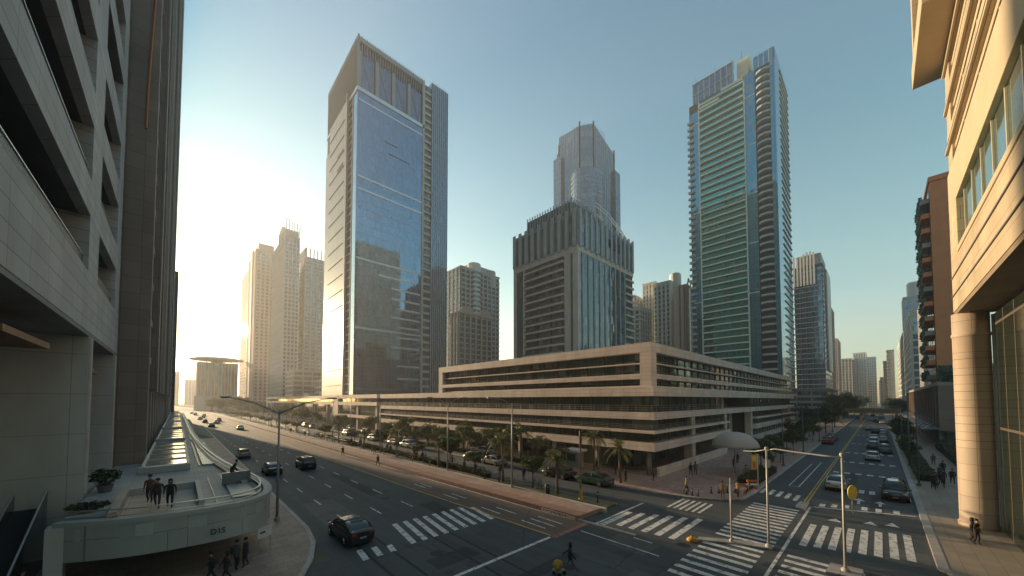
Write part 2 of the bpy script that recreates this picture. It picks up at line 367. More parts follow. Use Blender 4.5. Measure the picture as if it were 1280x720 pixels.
m.box(47.6, 49.2, 1.55, 1.75, .005, .008); m.face([(49.2, 1.2, .0085), (50.3, 1.65, .0085), (49.2, 2.1, .0085)]); m.box(47.9, 49.2, .1, .3, .005, .008); m.face([(49.2, -.2, .0085), (50.2, .2, .0085), (49.2, .6, .0085)])
mk('lane_arrows', m)
m = MB()
for i in range(5): m.face([(44.6 + .3 * i, 5.9 + i * .75, .008), (47.4 + .3 * i, 5.9 + i * .75, .008), (47.4 + .3 * i, 6.25 + i * .75, .008), (44.6 + .3 * i, 6.25 + i * .75, .008)])
mk('crosswalk', m)
m = MB().box(44.4, 260, 5.05, 5.17, .005, .009).box(44.4, 260, 5.3, 5.42, .005, .009); mk('edge_line_yellow', m, yellow)
m = MB().box(52, 75, 6.6, 6.72, .005, .008).box(52, 72, 7.5, 7.6, .005, .008).box(51.9, 52.02, 6.6, 7.6, .0055, .0085); mk('slip_lane_lines', m)
m = MB()
for i in range(9): x = 22 + i * 2.6; m.box(x, x + 1.2, -4.3, -4.15, .005, .008)
mk('guide_dashes', m)
m = MB().box(22.5, 22.62, 10, 16, .005, .008).box(26.2, 27.4, 13.4, 13.5, .0085, .011).box(24.2, 24.3, 11.2, 12.6, .005, .008); mk('guide_dashes', m)
# utility covers
for (x, y) in ((12.5, 20.2), (17.2, 13.1), (15.6, 35), (41.5, 8.0), (25.5, 9.6), (48.2, 3.0)):
    mk('utility_cover', MB().lathe((x, y, .001), [(.42, 0), (.42, .006)], 20), rough_mat('cast_iron', (.03, .03, .032), .6, metal=.4))
# repairs and wear in the asphalt
r_ = random.Random(21); pd = asphalt_mat('asphalt_patch_dark', (.045, .048, .05)); pl_ = asphalt_mat('asphalt_patch_pale', (.125, .125, .12))
for i, (x, y, a, b) in enumerate(((10.2, 34, 2.6, 9), (15.5, 44, 1.2, 14), (13.0, 19.0, 3.2, 1.6), (8.4, 62, 1.1, 20), (17.6, 28.6, 1.5, 4), (16.3, 14.0, 5.5, 1.0), (23.0, 12.2, 2.2, 3.0), (26.2, 1.6, .8, 7), (37.8, 6.8, 3.2, 1.2), (32.5, 12.2, .9, 3.0), (48.5, .4, 9, .8), (60, 2.6, 14, .9), (34.2, -1.2, 2.0, 1.5), (12, 90, 1.4, 24), (21.2, 7.2, 1.6, 1.6), (18.6, 9.6, 2.4, 1.1))):
    mm_ = MB(); pts = [(x - a / 2 + r_.uniform(-.08, .08), y - b / 2), (x + a / 2, y - b / 2 + r_.uniform(-.1, .1)), (x + a / 2 + r_.uniform(-.08, .08), y + b / 2), (x - a / 2, y + b / 2 + r_.uniform(-.1, .1))]
    mm_.face([(u_, v_, .0022 + i * .0001) for u_, v_ in pts]); mm_.build('asphalt_patch', pd if i % 3 else pl_, road)
tm = rough_mat('tyre_mark', (.03, .03, .032), .8, .4, 3)
for x, y, l in ((9.0, 18, 14), (10.45, 18, 13), (13.4, 6, 18), (14.8, 7, 17)):
    mm_ = MB()
    for k in range(8): yy = y + l * k / 8; mm_.face([(x + .02 * k * k * .2, yy, .0042), (x + .2 + .02 * k * k * .2, yy, .0042), (x + .2 + .02 * (k + 1) ** 2 * .2, yy + l / 8, .0042), (x + .02 * (k + 1) ** 2 * .2, yy + l / 8, .0042)])
    mm_.build('tyre_mark', tm, road)
# pavements
west = [(-40, 120), (-40, 10), (-2, 10), (3.0, 16.5), (4.6, 20.5), (5.3, 22.8), (6.2, 24.6), (7.1, 27.5), (7.5, 31), (7.35, 120)]
struct('west_pavement', MB().prism(west, -.02, .12), panel_mat('west_pavers', (.32, .24, .20), .9, .6, flat=True, joint=.014, offset=.5, var=.14))
def kerb_along(name, pts, w_=.3, z=.135):
    m = MB()
    for (a, b) in zip(pts, pts[1:]):
        d = Vector((b[0] - a[0], b[1] - a[1])); d.normalize(); n = Vector((-d.y, d.x)) * w_ / 2; e = d * .03
        m.prism([(a[0] + n.x - e.x, a[1] + n.y - e.y), (a[0] - n.x - e.x, a[1] - n.y - e.y), (b[0] - n.x + e.x, b[1] - n.y + e.y), (b[0] + n.x + e.x, b[1] + n.y + e.y)], -.01, z + rnd.random() * .004)
    struct(name, m, kerbm)
kerb_along('kerb', [(-2, 10), (3.0, 16.5), (4.6, 20.5), (5.3, 22.8), (6.2, 24.6), (7.1, 27.5), (7.5, 31), (7.35, 120), (7.2, 300)])
# low red wall and raised walk between cycle lane and planting
struct('raised_walk', strip(24.2, 27.35, 17.5, 400, .34, 0), panel_mat('pale_pink_pavers', (.40, .28, .225), .8, .4, flat=True, joint=.012, offset=.5, var=.12))
struct('raised_walk_edge', strip(24.02, 25.3, 17.6, 400, .355, 0.01), [redwall])
struct('kerb', strip(27.3, 27.6, 17, 400, .38, 0), rough_mat('white_kerb_stone', (.52, .47, .42), .8))
struct('kerb', strip(24.0, 24.25, 12.6, 17.6, .1, 0), kerbm)
panel = B(23.985, 24.015, 17.6, 21.3, .03, .345); kt = struct('kerb', panel, rough_mat('pale_painted_kerb', (.5, .42, .36), .8))
m = MB()
for i in range(9): y = 21.0 - i * .3; m.box(23.97, 23.984, y - .07, y + .05, .12 + .03 * (i % 3), .27 - .02 * (i % 2))
m.build('kerb_marks', plain('dark_paint', (.12, .09, .08), .7), kt)
struct('planted_median', strip(27.6, 30.0, 17.5, 400, .2, -.02), rough_mat('trodden_planting', (.13, .125, .07), .95, .4, .6))
struct('kerb', strip(30.0, 30.25, 17.5, 400, .15, -.02), kerbm)
east = [(37.0, 420), (37.0, 24), (37.3, 17), (38.1, 13.8), (39.4, 11.2), (41.2, 9.7), (44.5, 9.5), (260, 9.5), (260, 13), (160, 13), (160, 420)]
struct('east_pavement', MB().prism(east, -.02, .12), pave_pink)
kerb_along('kerb', [(37.0, 300), (37.0, 24), (37.3, 17), (38.1, 13.8), (39.4, 11.2), (41.2, 9.7), (44.5, 9.5), (260, 9.5)])
struct('verge', MB().box(37.3, 39.1, 25, 300, .1, .17), grass)
south = [(28.5, -60), (30.5, -8), (32.2, -2.35), (900, -2.1), (900, -60)]
struct('south_pavement', MB().prism(south, -.02, .12), panel_mat('south_pavers', (.33, .27, .20), 1.2, .8, flat=True, joint=.014, offset=.5, var=.1))
kerb_along('kerb', [(28.5, -60), (30.5, -8), (31.6, -3.2), (32.6, -2.35), (900, -2.1)], .45)
struct('refuge_island', MB().prism([(27.0, 9.2), (27.6, 9.3), (28.9, 7.3), (29.6, 5.3), (28.9, 5.15), (28.2, 7.1)], 0, .1), kerbm)
struct('refuge_island', MB().prism([(41.3, 4.85), (44.4, 4.9), (44.4, 5.6), (42.0, 5.7)], 0, .12), kerbm)
struct('refuge_island', MB().prism([(27.3, 2.4), (29.0, 2.3), (29.2, .9), (27.6, .8)], 0, .12), kerbm)

# ------------------------------------------------------------------ generic building pieces
def ring(mb, x0, x1, y0, y1, z0, z1, out): mb.box(x0 - out, x1 + out, y0 - out, y1 + out, z0, z1); return mb
def tower(name, label, x0, x1, y0, y1, z0, z1, wall, glass, nbx, nby, fh=3.3, band=.9, bandout=.25, pier=.7, pierout=.35, faces='WS', group=None, every=1, bandm=None, pierm=None, cap=1.2, cat='skyscraper', roof=True, fp='floor_band'):
    """core + a glass strip per bay on each seen face + piers + a band per floor (all real relief)"""
    t = thing(name, label, cat, ((x0 + x1) / 2, (y0 + y1) / 2, z0), group)
    bandm = bandm or wall; pierm = pierm or wall
    B(x0, x1, y0, y1, z0, z1).build('wall', wall, t)
    for f in faces:
        nb = nby if f in 'WE' else nbx
        for i in range(nb):
            if f in 'WE':
                a = y0 + (y1 - y0) * i / nb; b = y0 + (y1 - y0) * (i + 1) / nb
                X = (x0 - .06, x0) if f == 'W' else (x1, x1 + .06)
                B(X[0], X[1], a + pier / 2, b - pier / 2, z0 + .5, z1 - cap).build('window_strip', glass, t)
                if pierout: 
                    X = (x0 - pierout, x0 - .003) if f == 'W' else (x1 + .003, x1 + pierout)
                    B(X[0], X[1], a - pier / 2, a + pier / 2, z0, z1).build('pier', pierm, t)
            else:
                a = x0 + (x1 - x0) * i / nb; b = x0 + (x1 - x0) * (i + 1) / nb
                Yy = (y0 - .06, y0) if f == 'S' else (y1, y1 + .06)
                B(a + pier / 2, b - pier / 2, Yy[0], Yy[1], z0 + .5, z1 - cap).build('window_strip', glass, t)
                if pierout:
                    Yy = (y0 - pierout, y0 - .003) if f == 'S' else (y1 + .003, y1 + pierout)
                    B(a - pier / 2, a + pier / 2, Yy[0], Yy[1], z0, z1).build('pier', pierm, t)
    if band:
        n = int((z1 - z0 - cap) / (fh * every)); 
        for k in range(min(n, 99)):
            z = z0 + (k + 1) * fh * every
            ring(MB(), x0, x1, y0, y1, z - band, z, bandout).build(fp, bandm, t)
    if roof: ring(MB(), x0, x1, y0, y1, z1, z1 + .8, .1 + bandout).build('parapet', wall, t)
    return t
def fins(t, face, a0, a1, c, z0, z1, step, w_, d, mat, name='fin'):
    """vertical fins along a face: face 'W' at x=c or 'S' at y=c"""
    n = max(1, int(round(abs(a1 - a0) / step)))
    for i in range(n + 1):
        a = a0 + (a1 - a0) * i / n
        if face == 'W': B(c - d, c - .002, a - w_ / 2, a + w_ / 2, z0, z1).build(name, mat, t)
        else: B(a - w_ / 2, a + w_ / 2, c - d, c - .002, z0, z1).build(name, mat, t)

# ================================================================== PODIUM
gl_pod = glass_mat('podium_glass', (.10, .14, .12), .65, .08, 1.5, 1.55, (.07, .065, .06), .07, .02, blind=.14)
gl_dark = glass_mat('dark_glass', (.10, .12, .125), .55, .1, 1.6, 3.2, (.06, .06, .06), .08, .02)
pod = thing('podium_building', 'long low stone podium block with stacked horizontal bands behind the crossing', 'building', (97, 60, 0))
PX0, PX1, PY0, PY1 = 44.5, 152.0, 20.1, 104.5
# inner volumes
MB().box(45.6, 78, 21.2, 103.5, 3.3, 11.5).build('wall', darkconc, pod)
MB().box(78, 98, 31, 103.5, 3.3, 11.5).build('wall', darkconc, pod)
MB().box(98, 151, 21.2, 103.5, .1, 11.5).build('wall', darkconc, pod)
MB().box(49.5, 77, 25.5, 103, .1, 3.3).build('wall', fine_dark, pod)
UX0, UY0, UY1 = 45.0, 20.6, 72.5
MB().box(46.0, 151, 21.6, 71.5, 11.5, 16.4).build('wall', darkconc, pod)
def band(z0, z1, out=0.0, x1=PX1, y1=PY1, x0=PX0, y0=PY0, name='stone_band', mat=None):
    m = MB().prism([(x0 - out, y0 - out), (x1 + out, y0 - out), (x1 + out, y1 + out), (x0 - out, y1 + out)], z0, z1)
    return m.build(name, mat or podstone, pod, bevel=.03)
band(10.5, 11.7); band(7.4, 8.35, .02); band(5.6, 5.95, .15, name='ledge', x1=77); band(3.3, 4.4, 0.03, x1=78)
band(5.6, 5.95, .15, name='ledge', x0=99); band(3.3, 4.4, 0.03, x0=98.5); band(.9, 1.7, .5, x0=99)
band(16.4, 17.7, 0, x0=UX0, y0=UY0, y1=UY1); band(12.85, 13.55, 0.0, x0=UX0, y0=UY0, y1=UY1)
band(14.85, 15.05, -.25, x0=UX0, y0=UY0, y1=UY1, name='ledge'); band(11.75, 11.95, -.4, x0=UX0, y0=UY0, y1=UY1, name='ledge')
B(UX0 + .02, UX0 + 1.6, UY0 + .02, UY0 + 1.6, 11.71, 16.39).build('corner_pier', podstone, pod)
B(UX0 + .02, UX0 + 1.4, UY1 - 1.6, UY1 - .02, 11.71, 16.39).build('corner_pier', podstone, pod)
# roof kit
# glazing bands, each face its own
def gband(face, c, a0, a1, z0, z1, mat=gl_pod, mull=3.0, name='window_band'):
    if face == 'W': o = B(c - .08, c, a0, a1, z0, z1).build(name, mat, pod)
    else: o = B(a0, a1, c - .08, c, z0, z1).build(name, mat, pod)
    a = a0 + mull
    while a < a1:
        m = B(c - .22, c - .083, a - .05, a + .05, z0, z1) if face == 'W' else B(a - .05, a + .05, c - .22, c - .083, z0, z1)
        m.build('mullion', plain('bronze_mullion', (.12, .10, .085), .5, .3), o); a += mull
for z0, z1 in ((8.36, 10.49), (5.96, 7.39), (4.41, 5.59)):
    gband('W', 45.6, 21.2, 103.5, z0, z1); gband('S', 21.2, 45.6, 77.5, z0, z1); gband('S', 21.2, 98.5, 151, z0, z1)
gband('S', 31.0, 78, 98, 4.0, 7.3); gband('S', 21.2, 98, 151, 1.71, 3.29)
gband('W', 46.0, 22.2, 71, 13.56, 16.39); gband('W', 46.0, 22.2, 71, 11.96, 12.84)
gband('S', 21.6, 47, 151, 13.56, 16.39); gband('S', 21.6, 47, 151, 11.96, 12.84)
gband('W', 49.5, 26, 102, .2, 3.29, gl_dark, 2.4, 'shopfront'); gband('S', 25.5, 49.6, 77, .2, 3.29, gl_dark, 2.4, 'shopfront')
# railings in front of the open tiers
for z, s in ((8.36, .9), (5.96, .7)):
    m = MB()
    for k in range(3): zz = z + s * (k + 1) / 3; m.box(44.75, 44.79, 20.4, 104, zz, zz + .035); m.box(44.8, 77, 20.4, 20.44, zz, zz + .035)
    y = 20.5
    while y < 104: m.box(44.745, 44.795, y, y + .04, z, z + s); y += 2.2
    x = 46
    while x < 77: m.box(x, x + .04, 20.395, 20.445, z, z + s); x += 2.2
    m.build('railing', plain('rail_metal', (.3, .27, .25), .5, .5), pod)
# ground floor columns and green marble return
for y in (20.9, 29, 37, 45, 53, 61, 69, 77, 85, 93, 101):
    B(45.0, 45.55, y, y + .55, .1, 3.3).build('column', podstone if y > 21 else gl_dark, pod)
B(46.5, 49.4, 29.2, 33.5, .1, 3.29).build('entrance_wall', rough_mat('green_marble', (.22, .24, .16), .4), pod)
MB().box(45.0, 74, 19.75, 20.09, .12, 1.25).build('low_wall', podstone, pod)
for x in (60, 77.3, 97.5): B(x, x + 1.4, 20.9, 22.2, .1, 7.35).build('column', podstone, pod)
B(86, 88.5, 22.5, 25, .1, 7.38).build('column', rough_mat('grey_render', (.3, .29, .27), .7), pod)
B(78, 98, 30.3, 31, .1, 4).build('wall', gl_dark, pod)
for x in (52, 66, 84, 102, 120, 138):
    o = MB().box(x, x + .9, 48, 48.9, 17.71, 18.6).build('roof_vent', metal_lt, pod)
for x in (62, 90, 120):
    MB().box(x, x + 6, 58, 64, 17.71, 19.6).build('plant_room', concrete, pod)
# far wing of the podium, over an open undercroft
w2 = thing('podium_wing', 'stone framed wing raised on columns beyond the long podium, left of it', 'building', (75, 190, 0))
for z0, z1, a, b in ((10.6, 11.8, 107, 290), (8.2, 9.3, 107, 290), (3.9, 4.8, 108, 144)): B(44.5, 100, a, b, z0, z1).build('stone_band', podstone, w2)
B(45.3, 99, 108, 289, 9.3, 10.6).build('window_band', gl_pod, w2)
B(44.48, 46.5, 288, 292, 5.0, 11.83).build('corner_pier', podstone, w2); B(44.46, 47, 143, 149, 3.5, 11.83).build('corner_pier', podstone, w2)
B(45.4, 70, 108.5, 143, 4.8, 8.2).build('window_band', gl_pod, w2); B(48, 99, 160, 288, .1, 8.2).build('window_wall', gl_dark, w2); B(60, 99, 108, 160, .1, 8.2).build('wall', fine_dark, w2)
for y in (108, 124, 144, 158, 176, 198, 222, 248, 270, 289): B(45, 46.2, y, y + 1.2, .1, 8.2).build('column', rough_mat('pale_column', (.5, .44, .38), .7), w2)
for y in (180, 215, 250): B(60, 70, y, y + 12, 11.81, 14.5).build('plant_room', concrete, w2)

# ================================================================== TOWER A
gA = glass_mat('blue_curtain_glass', (.15, .27, .38), .88, .035, 1.5, 3.4, (.10, .16, .20), .05, .003, blind=0)
gA2 = glass_mat('steel_blue_glass', (.13, .20, .27), .8, .05, 1.1, 3.4, (.14, .17, .19), .08, .014, blind=.06)
alu = panel_mat('warm_aluminium_panel', (.42, .42, .43), 3.2, 1.7, joint=.05, rough=.38, var=.05, jd=.5); alup = plain('aluminium_trim', (.58, .60, .62), .35, .6)
A = thing('glass_office_tower', 'tallest blue mirror glass tower with finned crown, left of centre', 'skyscraper', (74, 170, 0))
X0, X1, Y0, Y1 = 52.0, 82.5, 149.2, 190.0
B(X0, 96, 149.6, Y1, 0, 137).build('core', fine_dark, A)
B(X0 + .8, X1, Y0, 149.59, 11.9, 137).build('mirror_glass', gA, A)
B(X0 - .01, X0 + .79, Y0 - .02, 153.5, 11.9, 137).build('corner_glass', gA, A)
B(X0 - .15, X0 + .6, 153.55, 154.6, 6, 137).build('corner_post', alu, A)
B(X0 + .3, X0 + .8, 154.6, 159, 6, 137).build('window_strip', gl_dark, A)
for k in range(37): z = 12.6 + k * 3.4; B(X0 - .1, X0 + .29, 154.65, 158.9, z, z + .55).build('louvre', alu, A)
B(X0 - .6, X0 - .01, 159.0, 184, 6, 139).build('metal_cladding', alu, A)
B(X0 - .95, X0 - .61, 159.0, 160.0, 6, 141).build('corner_post', alu, A)
B(X0 - .5, X0 - .01, 184, Y1, 6, 128).build('metal_cladding', alu, A)
for k in range(18): z = 16 + k * 6.8; B(X0 - .8, X0 - .61, 163, 183.6, z, z + .28).build('dark_ledge', plain('ledge_dark', (.16, .14, .13), .5), A)  # thin ledges in a darker tone than the cladding
for z in (112, 118): B(X0 - .66, X0 - .61, 164, 172, z, z + 1.6).build('vent_slot', fine_dark, A)
for z in (133, 101, 95.8, 67, 38.6): B(X0 + .5, X1 + .02, Y0 - .18, Y0 - .005, z, z + .75).build('light_band', alup, A)
for z, a, b in ((62, 62, 80), (57.5, 68, 82), (53, 68, 82), (49, 71, 82), (45, 68, 82), (41, 71, 82), (36.5, 71, 82), (32, 68, 82), (24, 71, 82), (18.5, 71, 82)):
    B(a, b, Y0 - .12, Y0 - .003, z, z + .8).build('light_band', alup, A)
for z, a, b in ((121, 64, 70), (116.5, 66, 76)): B(a, b, Y0 - .1, Y0 - .003, z, z + .35).build('dark_slot', fine_dark, A)
B(X1 + .01, X1 + 1.1, Y0 - .3, 149.59, 6, 159).build('corner_post', rough_mat('grey_pier', (.36, .37, .37), .5), A)
B(X1 + 1.1, 87.2, Y0 + .3, 157, 6, 159).build('window_strip', gl_dark, A)
for k in range(43): z = 12 + k * 3.4; B(X1 + 1.12, 87.15, Y0 - .25, Y0 + .29, z, z + 1.15).build('spandrel', rough_mat('grey_pier', (.36, .37, .37), .5), A)
B(87.2, 96.6, Y0 - .6, 158, 6, 161.5).build('finned_glass', gA2, A)
fins(A, 'S', 87.5, 96.4, Y0 - .61, 6, 162.5, 1.1, .14, .28, alup)
# crown
crown = plain('grey_fin', (.27, .28, .30), .5, .3)
B(X0 + .5, X1 + 1, Y0 + .8, Y1, 137, 158).build('crown_core', glass_mat('crown_glass', (.13, .20, .28), .85, .06, 1.5, 3.4, (.08, .10, .12), .08, .006, blind=0), A)
ring(MB(), X0, X1 + 1, Y0, Y1, 137.01, 138.6, .3).build('crown_sill', alup, A)
for z0, z1 in ((158.01, 160),): ring(MB(), X0, X1 + 1, Y0, Y1, z0, z1, .15).build('crown_rail', crown, A)
for i in range(26): y = Y0 + i * 1.6; B(X0 - .25, X0 + .45, y - .14, y + .14, 138.6, 160.8).build('fin', crown, A)
for i in range(28): x = X0 + .5 + i * 1.14; B(x - .1, x + .1, Y0 - .25, Y0 + .7, 154, 160.8).build('fin', crown, A)
for i in range(5): x = X0 + .6 + i * 7.65; B(x - .7, x + .7, Y0 - .05, Y0 + .75, 138.6, 154.1).build('crown_pier', crown, A)
for i in range(4):
    x = X0 + 2.0 + i * 7.65; MB().tube([(x, Y0 + .3, 152), (x + 4.4, Y0 + .3, 139)], .12, 6).build('brace', crown, A)
B(X0 - .4, 97, Y0 - 1.2, 150, 10.6, 11.85).build('base_canopy', concrete, A); A.scale = (1, 1, 1.032)

# ================================================================== TOWER with slab balconies (centre front)
cf_st = panel_mat('beige_frame_stone', (.58, .52, .45), 1.2, 3.3, joint=.03, var=.05); cf_dk = rough_mat('charcoal_crown', (.20, .21, .22), .5, .15)
gC = glass_mat('blue_grey_glass', (.15, .20, .22), .7, .05, 1.3, 3.3, (.07, .08, .08), .08, .03, blind=.12)
Cc = thing('mid_rise_tower', 'beige framed tower with dark ribbed crown and slab balconies, centre behind podium', 'tower', (130, 96, 0))
B(110.6, 154, 79.4, 114, 17.7, 69).build('core', fine_dark, Cc)
for y0, y1 in ((112.6, 114.2), (85.2, 82.3), (107.0, 108.2)): B(110, 110.59, y0, y1, 17.7, 69.5).build('pier', cf_st, Cc)
B(109.9, 111.4, 78.7, 81.0, 17.7, 69.9).build('corner_pier', cf_st, Cc)
B(109.95, 110.58, 81, 114.2, 67.4, 69.9).build('frame_beam', cf_st, Cc); B(111.4, 154.2, 78.75, 79.39, 67.8, 69.9).build('frame_beam', cf_st, Cc)
B(110.4, 110.59, 108.2, 112.5, 17.7, 67.3).build('window_strip', gC, Cc); B(110.4, 110.59, 82.4, 81.1, 17.7, 67.3).build('window_strip', gC, Cc)
B(110.45, 110.59, 85.3, 107, 17.7, 67.3).build('window_wall', gl_dark, Cc)
for k in range(15):
    z = 18.6 + k * 3.3; B(109.2, 110.44, 85.3, 106.9, z, z + .7).build('balcony_slab', cf_st, Cc)
    B(109.25, 109.3, 85.5, 106.8, z + .7, z + 1.35).build('railing', gC, Cc)
for y in (92, 99.5): B(110.0, 110.44, y, y + .5, 17.7, 67.3).build('mullion', metal_dk, Cc)
B(111.4, 146, 78.9, 79.39, 17.7, 67.7).build('window_wall', gC, Cc)
for i in range(9): x = 113 + i * 4.1; B(x, x + .45, 78.5, 78.9, 17.7, 67.7).build('pier', rough_mat('grey_rib', (.38, .39, .40), .5), Cc)
B(146.2, 154, 79.1, 79.39, 17.7, 67.7).build('window_strip', gl_dark, Cc)
for k in range(15): z = 18.6 + k * 3.3; B(146.3, 154.2, 78.3, 79.08, z, z + .8).build('balcony_slab', cf_st, Cc)
B(109.9, 154.2, 78.7, 114.3, 69.91, 83.5).build('crown_wall', cf_dk, Cc)
for i in range(10): y = 80 + i * 3.7; B(109.3, 109.89, y - .7, y + .7, 69.5, 84.5).build('crown_rib', rough_mat('grey_rib', (.38, .39, .40), .5), Cc)
for i in range(12): x = 111.5 + i * 3.8; B(x - .6, x + .6, 78.1, 78.69, 69.5, 84.5).build('crown_rib', rough_mat('grey_rib', (.38, .39, .40), .5), Cc)
for i in range(9): y = 81.8 + i * 3.7; B(109.75, 109.89, y - .9, y + .9, 70.5, 82).build('crown_window', gC, Cc)
for i in range(11): x = 113.4 + i * 3.8; B(x - 1.1, x + 1.1, 78.55, 78.69, 70.5, 82).build('crown_window', gC, Cc)
B(116, 140, 86, 111, 83.51, 92.5).build('upper_crown', gC, Cc)
for i in range(17): y = 86 + i * 1.55; B(115.5, 115.99, y - .12, y + .12, 83.51, 93.8).build('fin', rough_mat('grey_rib', (.38, .39, .40), .5), Cc)
for i in range(16): x = 116 + i * 1.6; B(x - .12, x + .12, 85.5, 85.99, 83.51, 93.8).build('fin', rough_mat('grey_rib', (.38, .39, .40), .5), Cc)
pts = [(125 + i * 2.2, 80.5, 93 - (i * i) * .05) for i in range(14)]
for dz in (0, -1.6): MB().tube([(x, y, z + dz) for x, y, z in pts], .28, 6).build('crest_rail', alup, Cc)
for i in range(0, 14, 2): MB().tube([(pts[i][0], 80.5, 83.4), pts[i]], .18, 6).build('crest_post', alup, Cc)
B(133, 143, 78.2, 79.4, 75.5, 79).build('balcony_recess', fine_dark, Cc)

# ================================================================== octagonal tower behind it
gO = glass_mat('hazy_blue_glass', (.13, .20, .27), .7, .07, 1.6, 3.5, (.16, .18, .2), .1, .015, blind=.05)
O = thing('octagonal_tower', 'tall grey blue tower with chamfered corners and slanted crown, centre background', 'skyscraper', (222, 154, 0))
def octa(x0, x1, y0, y1, c): return [(x0 + c, y0), (x1 - c, y0), (x1, y0 + c), (x1, y1 - c), (x1 - c, y1), (x0 + c, y1), (x0, y1 - c), (x0, y0 + c)]
P = octa(205, 241, 138, 166, 6)
top = [(x, y, 190 + 1.0 * (8 - abs((x - 211) * .35 + (y - 138) * .1))) for x, y in P]
MB().prism(P, 0, 182, [(x, y, z - 4) for x, y, z in top]).build('glass_shaft', gO, O)
mO = rough_mat('blue_grey_metal', (.20, .24, .28), .4, .08, metal=.4)
for a, b in zip(P, P[1:] + P[:1]):
    L = math.dist(a, b); n = max(2, int(L / 2.2))
    for i in range(n + 1):
        x = a[0] + (b[0] - a[0]) * i / n; y = a[1] + (b[1] - a[1]) * i / n; wd = .45 if i in (0, n) else .2
        MB().tube([(x, y, 10), (x, y, 190 + (1.5 if i in (0, n) else 0) + (4 if x < 225 and y < 150 else -3))], wd, 4).build('fin', mO, O)
for z in (120, 66): MB().prism([(x + (.5 if x > 222 else -.5), y + (.5 if y > 152 else -.5)) for x, y in P], z, z + 1.2).build('ring_band', mO, O)
MB().lathe((211.5, 143.5, 0), [(10, 0), (10, 160), (9.5, 161)], 28).build('curved_bay', gO, O)
for k in range(45): MB().lathe((211.5, 143.5, 0), [(10.12, 14 + k * 3.25), (10.12, 14.6 + k * 3.25)], 28).build('bay_band', mO, O)
for h, x, y in ((178, 206, 160), (172, 236, 139)): B(x - 3, x + 3, y - 3, y + 3, 0, h).build('side_shaft', gO, O)
O.scale = (1.16, 1.16, 1.065)

# ================================================================== TOWER B
gB = glass_mat('teal_glass', (.07, .33, .30), .85, .04, 1.2, 3.45, (.05, .10, .10), .06, .02, blind=.06)
gB2 = glass_mat('bright_blue_glass', (.12, .31, .42), .88, .04, 1.5, 3.45, (.10, .2, .28), .05, .012, blind=.03)
slabm = rough_mat('pale_slab_edge', (.52, .60, .57), .6, .08); beige = rough_mat('beige_render', (.50, .44, .34), .7, .1)
T = thing('balcony_tower', 'tall teal glass tower with stacked balcony slabs, right of centre', 'skyscraper', (234, 52, 0))
B(213.8, 250, 33, 73, 0, 168).build('core', fine_dark, T)
B(213.2, 213.79, 67.6, 72.3, 6, 163).build('blue_glass', gB2, T); B(213.1, 213.79, 40.6, 45.2, 6, 168).build('blue_glass', gB2, T)
B(213.3, 213.79, 45.5, 67.4, 6, 165).build('window_wall', gB, T)
B(212.9, 213.5, 54.6, 55.4, 6, 166).build('mullion', plain('teal_frame', (.10, .16, .16), .4, .5), T)
for y in (67.5, 45.35): B(212.3, 213.6, y - .25, y + .25, 6, 167).build('frame_post', slabm, T)
for k in range(46):
    z = 9 + k * 3.45
    B(211.9, 213.29, 45.65, 67.2, z, z + .55).build('balcony_slab', slabm, T)
    B(211.92, 211.97, 45.8, 67.0, z + .55, z + 1.5).build('balcony_glass', gB, T)
for k in range(46):
    z = 9 + k * 3.45
    c = [(213.1 + 0, 40.2), (211.6, 39.4), (211.0, 37.6), (211.2, 35.6), (212.2, 34.3), (213.8, 34.0), (213.8, 40.2)]
    MB().prism(c, z, z + .9).build('curved_balcony', rough_mat('balcony_grey', (.24, .32, .34), .5, .1), T)
for k in range(44):
    z = 9 + k * 3.45
    B(211.8, 213.19, 70.6, 73.6, z, z + 1.1).build('end_balcony', rough_mat('balcony_grey', (.24, .32, .34), .5, .1), T)
B(213.2, 213.79, 33.0, 34.3, 6, 174).build('blue_glass', gB2, T)
B(213.3, 250, 32.2, 32.99, 6, 174).build('side_glass', gB2, T)
for k in range(48): z = 8 + k * 3.45; B(226, 250.2, 31.8, 32.19, z, z + .6).build('side_slab', slabm, T)
for z in (60, 84, 108, 132, 156): B(213.0, 213.19, 40.6, 45.2, z, z + .4).build('light_band', slabm, T); B(213.0, 213.19, 67.6, 72.3, z, z + .4).build('light_band', slabm, T)
B(214.7, 244, 56, 71, 168.01, 178).build('crown_box', gB2, T); 
for i in range(8): y = 50.5 + i * 2.9; B(213.9, 214.5, y - .18, y + .18, 166, 180 - (2.5 if i > 5 else 0)).build('crown_fin', metal_lt, T)
B(214.2, 214.6, 50.2, 71, 166, 179.5).build('crown_screen', gA2, T)
for z in (173, 179): B(213.8, 214.19, 50.2, 71.2, z, z + .35).build('crown_rail', metal_lt, T)
B(216, 232, 43.5, 49, 168.01, 179).build('stair_core', beige, T)
T.scale = (1, 1, 1.083)
B(213.6, 250, 32.3, 41.2, 168.01, 174.3).build('crown_box', gB2, T)
for y in (32.3, 34.5, 36.7, 38.9, 41.2): B(213.3, 213.59, y - .1, y + .1, 168, 174.9).build('crown_fin', slabm, T)
B(212.3, 216, 45, 56, 165.5, 167.2).build('eave', beige, T); B(212.3, 216, 57, 68, 162.5, 163.8).build('eave', beige, T)
for y in (47, 60, 70): MB().tube([(217, y, 176), (217, y, 184)], .12, 5).build('antenna', metal_dk, T)

